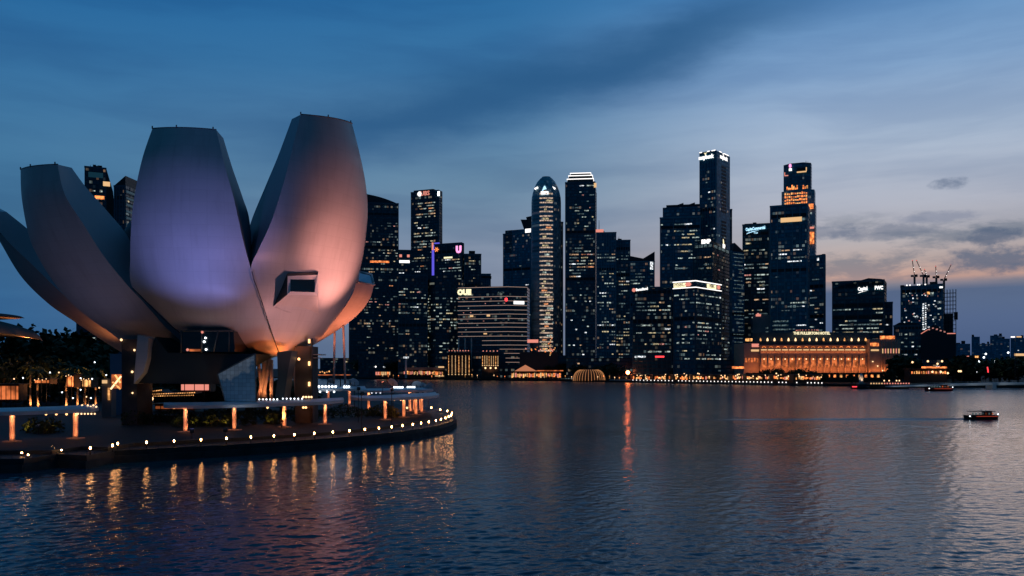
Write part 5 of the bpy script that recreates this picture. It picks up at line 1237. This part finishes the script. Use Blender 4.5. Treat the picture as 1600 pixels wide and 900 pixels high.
def shell_roof(pxc, half, py0, pyt, Y_, deep, label, rim=1.0):
    """a broad leaf plate high on posts: thick pale rim, lit underside"""
    t = thing('shell_roof', label, 'roof', (X(pxc, Y_), Y_, 2.6)); nt_, nb_, fb_, md_ = [], [], [], []
    for i in range(25):
        s_ = -1+2*i/24; pr = max(0.0, 1-abs(s_))**.5
        a = P(pxc+half*s_, py0-(py0-pyt)*pr, Y_); nt_.append(a); nb_.append(a-Vector((0, 0, .12+rim*pr)))
        q_ = Y_+deep*pr+.2; fb_.append(Vector((a.x/Y_*q_, q_, nb_[-1].z+.3))); md_.append((nt_[-1]+fb_[-1])/2+Vector((0, 0, 1.2*pr)))
    part('roof', MB_grid([nb_, nt_, md_, fb_]), M['grey'], t); part('underside', MB_grid([[v+Vector((0, .02, -.02)) for v in nb_], [v+Vector((0, 0, -.02)) for v in fb_]]), M['canvas'], t)
    for s_ in (-.45, .12): q = P(pxc+half*s_, py0-(py0-pyt)*.75, Y_); part('post', MB().tube((q.x*(Y_+deep*.7)/Y_, Y_+deep*.7, 2), (q.x*(Y_+deep*.7)/Y_, Y_+deep*.7, q.z-3.2), .3), M['black'], t)
    for s_, e_ in ((.12, 2600 if deep > 42 else 700), (.62, 1400 if deep > 42 else 300)): q = P(pxc+half*s_, py0-(py0-pyt)*(1-s_)**.5, Y_); point((q.x, Y_+deep*.35, q.z-5.5), e_, (1, .30, .09), .4)
def MB_grid(rows): m = MB(); m.grid(rows); return m
shell_roof(-30, 68, 497, 487, 300, 40, 'upper shell-shaped roof with amber underside at the left edge')
shell_roof(-12, 79, 533, 499, 265, 44, 'lower shell-shaped roof with amber underside above the dark trees', 3.9)
def stall(px0, px1, pyt, pyb, Y_, label, m, posts=2, dots=0, roof=True):
    t = thing('stall', label, 'stall', (X((px0+px1)/2, Y_), Y_, 2.6))
    x0, x1 = X(px0, Y_), X(px1, Y_); zt, zb = Z(pyt, Y_), max(2.4, Z(pyb, Y_))
    part('wall', MB().box(x0, x1, Y_, Y_+4, zb, zt), M['wood'], t)
    part('lit_window', MB().box(x0+.25, x1-.25, Y_-.25, Y_-.02, zb+.35, zt-.4), M[m], t)
    if roof: part('roof', MB().box(x0-.4, x1+.4, Y_-.9, Y_+4.4, zt+.01, zt+.25), M['black'], t)
    for k in range(posts): x = x0+(x1-x0)*(k+.5)/posts; part('post', MB().tube((x, Y_-.5, 2.4), (x, Y_-.5, zt), .1, n=6), M['black'], t)
    for k in range(dots): part('lamp', MB().ball((x0+(x1-x0)*(k+.5)/dots, Y_-1.0, zt-.3+.3*(k % 2)), .14, 6), M['warmhot'], t)
    return t
stall(282, 328, 598, 612, 205, 'glowing salmon kiosk under the dark belly of the museum', 'salmon', 3)
stall(242, 304, 632, 641, 196, 'low dim orange stall under the left end of the middle canopy', 'orange2', 3)
stall(-8, 30, 601, 626, 240, 'dim orange pavilion at the left edge behind the canopy', 'orange2', 5)
stall(104, 116, 586, 606, 246, 'narrow bright stall left of the lit palm trio', 'orange', 2, 3)
stall(128, 143, 592, 606, 246, 'small amber stall between the lit palms', 'amber', 2, 4)
stall(54, 78, 592, 600, 250, 'low glowing counter below the amber-lit palm', 'orange', 3, 4)
yy = 215
t = thing('lit_gate', 'glowing orange gate with crossed braces beside the lift shaft', 'gate', (X(176, yy), yy, 2.6))
part('panel', MB().box(X(174, yy), X(189, yy), yy, yy+.4, Z(607, yy), Z(585, yy)), M['orange2'], t); part('sign', MB().box(X(160, yy), X(167, yy), yy-.2, yy+.2, Z(599, yy), Z(594, yy)), M['gold'], t)
for a, b in (((173, 608), (189, 588)), ((176, 597), (188, 608)), ((180, 586), (188, 598))): part('brace', MB().tube(P(*a, yy-.3), P(*b, yy-.3), .22), M['warmhot'] if a[0] == 173 else M['amber'], t)
part('wall', MB().box(X(158, yy), X(173, yy), yy+.3, yy+3, 2.4, Z(592, yy)), M['grey'], t); part('post', MB().tube(P(170, 625, yy), P(170, 606, yy), .25), M['amber'], t)
t = thing('glass_wall', 'upright pale blue glass panel glinting beside the lift shaft', 'glass wall', (X(181, 226), 226, 2.6))
part('panel', MB().box(X(172, 226), X(190.5, 226), 226, 226.3, 2.4, Z(553, 226)), pm('sky_blue_glass', (.16, .30, .45), .25, .3), t)  # blue of the sky put into the panel's own colour
# string-lit marquee
yy = 198
t = thing('marquee', 'small open marquee outlined with strings of amber bulbs under the museum', 'marquee', (X(268, yy), yy, 2.6))
part('roof', MB().prism([P(232, 611, yy), P(250, 609, yy), P(256, 614, yy), P(304, 613, yy), P(304, 615, yy), P(232, 615, yy)], (0, 5, 0)), M['black'], t)
for (a, b, n) in (((232, 612), (252, 609.5), 9), ((236, 616), (304, 613.5), 26), ((240, 619), (302, 617.5), 24)):
    mb = MB()
    for k in range(n): p_ = P(a[0]+(b[0]-a[0])*k/(n-1), a[1]+(b[1]-a[1])*k/(n-1), yy-.3); mb.ball(p_, .12, 6)
    part('light_string', mb, M['amber'], t)
for p_ in (236, 258, 280, 301): part('post', MB().tube(P(p_, 628, yy), P(p_, 614, yy), .12, n=6), M['wood'], t)
part('lamp', MB().ball(P(236.5, 623, yy-.4), .5, 8), M['warmhot'], t); part('counter', MB().box(X(238, yy), X(300, yy), yy+.5, yy+3, 2.4, 4.0), M['wood'], t)
point((X(262, yy), yy-1.5, Z(620, yy)), 260, (1, .4, .15), .3)
# small white path lights in the left gardens
rr = random.Random(77)
for k, (px_, py_) in enumerate(((22, 592), (36, 590.5), (78, 582), (92, 582), (126, 591), (144, 592), (155, 606), (97, 613), (114, 622), (135, 620), (142, 622), (126, 609), (160, 603), (148, 566), (166, 586))):
    Y_ = 236; p_ = P(px_, py_, Y_)
    t = thing('path_light', 'tiny white garden light on the left bank, %s from the left edge' % ordw(k+1), 'lamp', (p_.x, p_.y, 2.6), 0, 'tiny garden lights on the left bank')
    part('post', MB().tube((p_.x, p_.y, 2.4), p_, .05, n=5), M['black'], t); part('lamp', MB().ball(p_, .2, 6), M['bulb_cold'] if k % 3 else M['warmhot'], t)
# ------------------------------------------------------------------ the lotus-shaped museum
MUS = thing('museum', 'white lotus-shaped museum of curved petals floodlit violet and coral on the promontory', 'museum', (-66, 205, 2.6))
AX = Vector((-64, 206, 0))
def spline(K, t):
    n = len(K)-1; f = min(t*n, n-1e-6); i = int(f); u = f-i
    a, b, c, d = K[max(i-1, 0)], K[i], K[i+1], K[min(i+2, n)]
    return .5*((2*b)+(c-a)*u+(2*a-5*b+4*c-d)*u*u+(3*b-a-3*c+d)*u*u*u)
def petal(rows, bulge, nt=56, ns=22, hole=None):
    """rows bottom to top: outer left, outer right, inner left, inner right edge as (px, py, depth)"""
    K = [[P(*r[k]) for r in rows] for k in range(4)]
    mb = MB(); out, fr, fl, inn = [], [], [], []
    for i in range(nt+1):
        t_ = i/nt; l, r, il, ir = (spline(k, t_) for k in K)
        ch = r-l; n = Vector((ch.y, -ch.x, 0)).normalized()
        if n.dot(((l+r)/2-AX)*Vector((1, 1, 0))) < 0: n = -n
        b = ch.length*bulge*(min(1, .35+t_*2.2))
        out.append([l+ch*(j/ns)+n*b*4*(j/ns)*(1-j/ns)*(1 if True else 0) for j in range(ns+1)])
        fr.append([r.lerp(ir, j/4) for j in range(5)]); fl.append([l.lerp(il, j/4) for j in range(5)]); inn.append([il.lerp(ir, j/6) for j in range(7)])
    mb.grid(out)
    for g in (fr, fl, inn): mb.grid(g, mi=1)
    mb.bm.faces.new([mb.bm.verts.new(p_) for p_ in out[-1]+fr[-1][1:]+inn[-1][::-1][1:]+fl[-1][::-1][1:-1]])
    return mb, out
def inward(rows, th, dz=0):
    """fill in missing inner edges by stepping towards the axis; give (None) where hidden"""
    res = []
    for L, Rr, IL, IR in rows:
        fix = []
        for e, i in ((L, IL), (Rr, IR)):
            if i is None:
                p_ = P(*e); d = (AX-p_); d.z = 0; p_ = p_+d.normalized()*th+Vector((0, 0, dz))
                i = (800+p_.x*F/p_.y, HORIZON-(p_.z-EYE)*F/p_.y, p_.y)
            fix.append(i)
        res.append((L, Rr, fix[0], fix[1]))
    return res
N = None
C = inward([((300, 556, 196), (437, 556, 192), N, N), ((290, 535, 187), (430, 536, 186), N, N), ((268, 508, 181), (421, 509, 181), N, N), ((236, 477, 177), (412, 480, 178), N, N), ((206, 447, 174), (402, 450, 176), N, N),
    ((203.5, 400, 172), (392, 420, 175), N, (394, 412, 185)), ((205.5, 345, 171), (379, 372, 173), N, (390, 345, 183)), ((212, 295, 171), (366, 313, 172), N, (379, 308, 183)), ((223, 245, 172), (352, 262, 172), N, (363, 262, 183)), ((238, 201, 174), (338, 203, 174), N, (349, 216, 185))], 11, -1)
D = inward([((437, 556, 192), (468, 550, 200), N, N), ((430, 536, 186), (497, 532, 201), N, N), ((421, 509, 181), (518, 506, 201), N, N), ((412, 480, 178), (538, 478, 201), N, N), ((402, 450, 176), (556, 443, 200), N, N),
    ((392.5, 418, 175), (566, 405, 199), (391, 405, 188), N), ((404, 390, 174), (572, 365, 198), (390, 372, 188), N), ((424, 346, 173), (574.5, 325, 197), (392, 347, 188), N), ((442, 290, 173), (571, 285, 195), (416, 288, 187), N), ((455, 240, 174), (562, 240, 192), (434, 245, 187), N), ((470, 179, 176), (550, 193, 190), (456, 186, 187), N)], 12, -1)
B = inward([((205, 548, 190), (300, 556, 196), N, (303, 548, 200)), ((178, 524, 189), (283, 534, 190), N, (288, 523, 196)), ((146, 502, 188), (256, 508, 184), N, (266, 500, 192)), ((112, 474, 187), (224, 472, 180), N, (236, 462, 190)), ((82, 438, 186), (194, 440, 177), N, (216, 428, 190)),
    ((60, 402, 184), (162, 400, 175), N, (202, 374, 190)), ((45, 368, 183), (130, 350, 173), N, (166, 328, 189)), ((34, 310, 182), (101, 303, 172), N, (134, 292, 187)), ((32, 265, 183), (90, 257, 173), N, (112, 262, 186))], 11, -1)
A = [((205, 560, 214), (230, 545, 206), (215, 545, 222), (240, 530, 216)), ((160, 532, 214), (192, 524, 207), (175, 510, 222), (208, 508, 216)), ((117, 503, 213), (150, 500, 207), (130, 480, 222), (170, 478, 216)), ((75, 474, 212), (100, 461, 207), (88, 450, 221), (122, 438, 215)),
     ((33, 432, 211), (52, 415, 207), (46, 400, 220), (84, 398, 214)), ((0, 378, 210), (8, 372, 207), (14, 350, 219), (48, 362, 213)), ((-28, 330, 210), (-24, 328, 207), (-8, 322, 219), (10, 331, 213))]
Erows = [((452, 556, 207), (478, 546, 212), (455, 545, 216), (480, 535, 222)), ((478, 540, 206.5), (512, 526, 212), (480, 525, 216), (512, 512, 222)), ((512, 512, 206), (546, 503, 212), (510, 500, 215), (548, 490, 221)), ((533, 487, 206), (568, 482, 212), (530, 475, 214), (568, 470, 220)), ((550, 461, 206), (579, 464, 212), (545, 452, 213), (578, 455, 219)), ((556, 442, 206), (584, 447, 212), (559, 425, 212), (580, 430, 218))]
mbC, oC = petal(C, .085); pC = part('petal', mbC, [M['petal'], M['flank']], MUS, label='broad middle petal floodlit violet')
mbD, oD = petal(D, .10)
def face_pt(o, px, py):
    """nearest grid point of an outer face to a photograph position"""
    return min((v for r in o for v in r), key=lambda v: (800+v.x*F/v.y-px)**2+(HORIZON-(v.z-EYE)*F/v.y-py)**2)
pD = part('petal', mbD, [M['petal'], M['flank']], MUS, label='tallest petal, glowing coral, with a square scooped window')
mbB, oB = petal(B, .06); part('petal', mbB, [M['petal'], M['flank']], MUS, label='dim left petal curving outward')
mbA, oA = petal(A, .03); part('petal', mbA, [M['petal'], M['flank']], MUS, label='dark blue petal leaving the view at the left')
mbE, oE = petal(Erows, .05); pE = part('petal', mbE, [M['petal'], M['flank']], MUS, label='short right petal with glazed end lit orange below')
# two more petals round the back, seen only from other sides
def back_petal(azm, rad, top):
    rows = []
    for i in range(8):
        q = i/7; z = 18+(top-18)*q; r = rad*(.35+.65*math.sin(min(1, q*1.1)*math.pi/2)); wd = rad*.55*math.sin((.18+.72*(1-abs(q-.45)))*math.pi/2)
        d = Vector((math.sin(azm), math.cos(azm), 0)); s = Vector((d.y, -d.x, 0)); c0 = AX+d*r+Vector((0, 0, z))
        def px(p_): return (800+p_.x*F/p_.y, HORIZON-(p_.z-EYE)*F/p_.y, p_.y)
        rows.append((px(c0-s*wd/2), px(c0+s*wd/2), px(c0-s*wd*.4-d*8), px(c0+s*wd*.4-d*8)))
    return petal(rows, .08)[0]
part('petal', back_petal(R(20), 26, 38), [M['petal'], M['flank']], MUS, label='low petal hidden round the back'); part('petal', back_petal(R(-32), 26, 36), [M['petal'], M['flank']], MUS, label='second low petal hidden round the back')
# rims of the petal tops and small roof posts
for o, n_ in ((oC, 3), (oD, 3), (oB, 3)):
    r = o[-1]; mb = MB()
    for a, b in zip(r, r[1:]): mb.tube(a+Vector((0, .1, .06)), b+Vector((0, .1, .06)), .14, n=5)
    for k in (0, 9, 21): mb.tube(r[k], r[k]+Vector((0, 0, .55)), .14, n=5)
    part('rim', mb, M['scaf'], MUS)
# glazed end of the short petal
ends = [Vector(v) for v in (oE[-1][0], oE[-1][-1])]+[P(580, 430, 218), P(559, 425, 212)]
c0 = sum(ends, Vector())/4; nrm = (ends[1]-ends[0]).cross(ends[2]-ends[1]).normalized(); nrm = nrm if nrm.y < 0 else -nrm
part('skylight', MB().prism([c0+(v-c0)*.80+nrm*.25 for v in ends], -nrm*.2), pm('skylight_glass', (.12, .30, .40), .12, .2, .8), pE)
for v, w_ in zip(ends, ends[1:]+ends[:1]): part('frame', MB().tube(c0+(v-c0)*.93+nrm*.2, c0+(w_-c0)*.93+nrm*.2, .38, n=6), M['petal'], pE)
# scooped window in the tallest petal
from mathutils.bvhtree import BVHTree
vv = [v for r in oD for v in r]; nn = len(oD[0])
bvh = BVHTree.FromPolygons(vv, [(a*nn+b, a*nn+b+1, (a+1)*nn+b+1, (a+1)*nn+b) for a in range(len(oD)-1) for b in range(nn-1)])
E0 = Vector((0, 0, EYE))
def on(px, py, out):
    d = (P(px, py, 100)-E0).normalized(); h = bvh.ray_cast(E0, d)[0]
    return h-d*out
Wn = {k: on(*v) for k, v in dict(tl=(449, 427, .25), tr=(497, 425, .25), br=(498, 491, .25), bl=(427, 479, .25), bm=(449, 488, .25)).items()}
fo = {k: on(*v) for k, v in dict(tl=(449.5, 431, 1.0), tr=(496.5, 429.5, 1.0), br=(496.5, 462, 3.6), bl=(448.5, 460.5, 3.6)).items()}
fi = {k: on(*v) for k, v in dict(tl=(454, 436.5, 1.1), tr=(492, 437, 1.1), br=(491.5, 456.5, 3.4), bl=(453.5, 455.5, 3.4)).items()}
sm = MB().face([fo['bl'], fo['br'], Wn['br'], Wn['bm'], Wn['bl']]).face([Wn['tr'], Wn['br'], fo['br'], fo['tr']])
scoop = part('window', sm, M['petal'], pD)
fm = MB()
for a, b in (('tl', 'tr'), ('tr', 'br'), ('br', 'bl'), ('bl', 'tl')): fm.face([fo[a], fo[b], fi[b], fi[a]])
part('frame', fm, M['white'], scoop)
part('pane', MB().face([fi[k] for k in ('tl', 'tr', 'br', 'bl')]), M['glassdark'], scoop)
part('recess_shade', MB().face([Wn['tl'], Wn['tr'], fo['tr'], fo['tl']]), M['glassdark'], scoop)  # no hole is cut; this dark face carries the shade of one
part('cheek', MB().face([Wn['tl'], fo['tl'], fo['bl'], Wn['bl']]), M['petal_dark'], scoop)  # shade of the scoop's side put into a dark colour
for pts in ([(393.5, 424), (397, 438), (402, 451), (412, 480.5), (421, 509), (430, 536), (437, 553)], [(207, 450), (222, 465), (240, 483), (262, 505), (281, 520)]):
    mb = MB(); q = []
    for a, b in zip(pts, pts[1:]):
        for k in range(4): q.append((a[0]+(b[0]-a[0])*k/4, a[1]+(b[1]-a[1])*k/4))
    q.append(pts[-1]); both = [v for o_ in (oC,) for r in o_ for v in r]
    q3 = []
    for px_, py_ in q:
        v = min(both, key=lambda v: (800+v.x*F/v.y-px_)**2+(HORIZON-(v.z-EYE)*F/v.y-py_)**2); q3.append(P(px_, py_, v.y-.45))
    for a, b in zip(q3, q3[1:]): mb.tube(a, b, .10, n=5)
    part('seam', mb, M['core'], MUS)
# heart between the petals, belly (deep shade put into their near-black colour), legs
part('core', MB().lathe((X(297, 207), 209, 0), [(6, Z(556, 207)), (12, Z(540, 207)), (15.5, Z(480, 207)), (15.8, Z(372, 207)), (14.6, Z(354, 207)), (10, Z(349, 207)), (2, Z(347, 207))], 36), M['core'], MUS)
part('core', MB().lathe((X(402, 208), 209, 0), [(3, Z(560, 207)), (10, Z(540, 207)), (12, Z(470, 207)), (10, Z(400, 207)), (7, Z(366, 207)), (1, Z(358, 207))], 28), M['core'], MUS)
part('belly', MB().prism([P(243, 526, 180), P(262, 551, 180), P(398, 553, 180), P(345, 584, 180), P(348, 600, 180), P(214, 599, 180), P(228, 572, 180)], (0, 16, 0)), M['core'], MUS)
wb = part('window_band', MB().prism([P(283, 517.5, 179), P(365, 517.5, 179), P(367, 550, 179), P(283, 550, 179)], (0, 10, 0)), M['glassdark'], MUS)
for a, b in (((283, 517), (283, 551)), ((315, 517), (315, 551)), ((341, 517), (334, 550)), ((358, 517), (358, 551)), ((283, 517), (366, 517))): part('frame', MB().tube(P(*a, 178.9), P(*b, 178.9), .16, n=5), M['scaf'], wb)
for k, (px_, py_, r_) in enumerate(((316, 519, .28), (321, 528, .22), (319, 534, .26), (322, 546, .24), (293, 546.5, .3))): part('lamp', MB().ball(P(px_, py_, 178.7), r_, 6), M['salmon'] if k in (0, 4) else M['bulb_cold'], wb)
part('lit_panel', MB().box(X(296, 178.6), X(313, 178.6), 178.6, 178.8, Z(549, 178.6), Z(545.5, 178.6)), M['orange2'], wb)
part('leg', MB().prism([P(215, 523, 178), P(232, 528, 178), P(230, 560, 178), P(224, 582, 178), P(215, 593, 178), P(209, 600, 178)], (0, 5, 0)), M['petal'], MUS, label='pale wedge-shaped leg under the left petal')
part('leg', MB().prism([P(433, 550, 182), P(456, 548, 182), P(449, 585, 182), P(443, 628, 182), P(429, 628, 182), P(434, 590, 182)], (0, 5, 0)), M['petal_dark'], MUS, label='dark leaning leg under the tallest petal')
ls = part('lift_shaft', MB().box(X(190, 186), X(214, 186), 186, 194, 2, Z(530, 186)), M['shaft'], MUS)
for px_, py_, r_ in ((189.5, 531, .28), (210, 547, .24), (206.5, 581, .26), (213, 581, .22), (207, 614, .2)): part('lamp', MB().ball(P(px_, py_, 185.5), r_, 8), M['warmhot'], ls)
rs = part('lift_shaft', MB().box(X(461, 192), X(486, 192), 192, 199, 2, Z(541, 192)).tube((X(487.5, 191.5), 191.5, 2), (X(487.5, 191.5), 191.5, Z(529, 191.5)), .2), M['shaft'], MUS)
for py_ in (533, 568, 600): part('lamp', MB().box(X(482, 191.5), X(484, 191.5), 191.2, 191.95, Z(py_+3.2, 191.5), Z(py_-3.2, 191.5)), M['warm'], rs)
part('balcony', MB().box(X(486, 196), X(505, 196), 194, 199, Z(555, 196), Z(553.4, 196)).box(X(486, 196), X(499, 196), 194, 199, Z(560, 196), Z(558.6, 196)), M['column'], rs)
for a, b in (((403, 560), (411, 630)), ((416, 558), (402, 630)), ((411, 558), (415, 630)), ((421, 560), (410, 630)), ((424, 562), (424, 630))): part('column', MB().tube(P(*a, 196), P(*b, 196), .42, .42, 10), M['column'], MUS)
for a, b in (((452, 560), (446, 630)), ((458, 562), (464, 630)), ((470, 560), (474, 630))): part('column', MB().tube(P(*a, 204), P(*b, 204), .35, .35, 10), M['column'], MUS)
for a, b in (((523, 519), (521.5, 600)), ((536.5, 508), (539.5, 600))): part('column', MB().tube(P(*a, 211), P(*b, 211), .28, .28, 10), M['white'], MUS)
for px_ in (436, 441, 456, 467): part('lamp', MB().ball(P(px_, 559+(px_ % 3), 188), .3, 8), M['warm'], MUS)
# faceted glass entrance
GP = thing('glass_pavilion', 'faceted blue glass entrance pavilion under the museum', 'pavilion', (X(372, 172), 172, 2.6))
Y_ = 172
fr_ = [P(340, 584, Y_), P(398.5, 553, Y_), P(400, 628, Y_), P(352, 628, Y_)]
gl = bpy.data.materials.new('pavilion_glass'); gl.use_nodes = True; tt = gl.node_tree; bb_ = tt.nodes['Principled BSDF']
geo = tt.nodes.new('ShaderNodeNewGeometry'); ss = tt.nodes.new('ShaderNodeSeparateXYZ'); tt.links.new(geo.outputs['Position'], ss.inputs[0])
gx, gz = E(tt, ss.outputs[0]), E(tt, ss.outputs[2])
wn = tt.nodes.new('ShaderNodeTexWhiteNoise'); wn.noise_dimensions = '2D'; tt.links.new(comb(tt, (gx/.8).floor(), (gz/.8).floor()).s, wn.inputs[0])
rv = E(tt, wn.outputs[0]); seam = (gx/.8).frac().lt(.06)._m('MAXIMUM', (gz/.8).frac().lt(.06))
sky_refl = (gz-gx*.56-45.2+(noise(tt, comb(tt, gx, gz), .45, 3)-.5)*7.0+rv*1.0).smooth(-.5, .7)  # pale diagonal zone: sky reflection put into the base colour
cc = mix(tt, sky_refl, (.14, .30, .46), (.72, .78, .80)); cc = mix(tt, rv*.35, cc, (.05, .10, .16)); cc = mix(tt, seam*.6, cc, (.03, .04, .05))
tt.links.new(cc.s, bb_.inputs['Base Color']); bb_.inputs['Roughness'].default_value = .18; bb_.inputs['Specular IOR Level'].default_value = .9; bb_.inputs['Metallic'].default_value = 0.0
part('glass', MB().prism(fr_, (-2.9, 9, 0)), gl, GP)
for a, b in zip(fr_, fr_[1:]+fr_[:1]): part('frame', MB().tube(a, b, .14, n=5), M['scaf'], GP)
# ------------------------------------------------------------------ floodlights on the museum
def floodlight(px, Y_, aim, energy, col, deg, lab, blend=1.0, z=4.2):
    x = X(px, Y_); t = thing('floodlight', lab, 'floodlight', (x, Y_, 2.6), 0, 'floodlights aimed at the museum')
    d = (Vector(aim)-Vector((x, Y_, z))).normalized(); q = d.to_track_quat('Z', 'Y').to_matrix().to_4x4(); Mx = Matrix.Translation((x, Y_, z)) @ q
    part('housing', MB().box(-.35, .35, -.3, .3, -.5, 0, Mx), M['black'], t); part('lens', MB().box(-.3, .3, -.25, .25, .005, .03, Mx), em('flood_lens', col, 1.5), t)
    part('stand', MB().tube((x, Y_, 2.4), (x, Y_, z-.3), .08, n=6), M['black'], t)
    spot(Vector((x, Y_, z))+d*.3, aim, energy, col, deg, blend, .35)
floodlight(300, 150, P(298, 292, 170), 54000, (.29, .30, .92), 54, 'floodlight on the front lawn aimed at the violet middle petal')
floodlight(352, 152, P(352, 420, 170), 3000, (.42, .42, .75), 64, 'second floodlight aimed low at the violet petal')
floodlight(612, 186, P(527, 400, 189), 86000, (1, .355, .275), 44, 'floodlight near the tip aimed at the coral petal', z=10.5)
floodlight(565, 172, P(466, 482, 184), 19000, (1, .42, .40), 70, 'floodlight on the path aimed at the scooped window', z=10)
floodlight(60, 160, P(120, 420, 178), 3600, (.62, .50, .85), 60, 'floodlight on the left lawn aimed at the dim left petal')
floodlight(560, 194, P(536, 490, 210), 15000, (1, .23, .10), 50, 'small floodlight on a tall stand below the short right petal', z=10.5)
floodlight(598, 214, P(556, 488, 210), 17000, (1, .24, .11), 46, 'small floodlight on a tall stand right of the short petal', z=11.5)
floodlight(440, 178, P(446, 548, 192), 3500, (1, .20, .04), 95, 'uplight beneath the belly between the two front petals', z=4.0)
point(P(440, 564, 188), 1700, (1, .19, .035), .4); point(P(372, 551, 189.5), 60, (1, .30, .07), .3); point(P(455, 558, 203), 800, (1, .19, .035), .4)
point(P(412, 624, 193), 900, (1, .30, .10), .4); point(P(200, 552, 184.5), 30, (1, .4, .2), .3)
point(P(516, 549, 206), 800, (1, .24, .08), .4); point(P(150, 545, 205), 700, (1, .28, .09), .5); point(P(484, 575, 190.5), 40, (1, .35, .12), .3)
spot(P(378, 640, 158), P(376, 592, 172), 900, (.72, .86, 1), 60, .8, .3, 'pavilion_fill')  # added fill with no lamp there, brightens the pavilion glass
point(P(300, 626, 176), 90, (1, .34, .12), .3); point(P(222, 618, 174), 130, (.9, .62, .5), .3); point(P(330, 612, 174), 260, (1, .34, .12), .3)
# ------------------------------------------------------------------ lettering becomes plain mesh
bpy.context.view_layer.update(); dg = bpy.context.evaluated_depsgraph_get()
for o in [o for o in sc.objects if o.type == 'FONT']:
    me = bpy.data.meshes.new_from_object(o.evaluated_get(dg)); n = bpy.data.objects.new('sign', me); COL.objects.link(n)
    n.parent = o.parent; n.location = o.location; n.rotation_euler = o.rotation_euler; n.scale = o.scale
    nm = o.name; bpy.data.objects.remove(o); n.name = nm
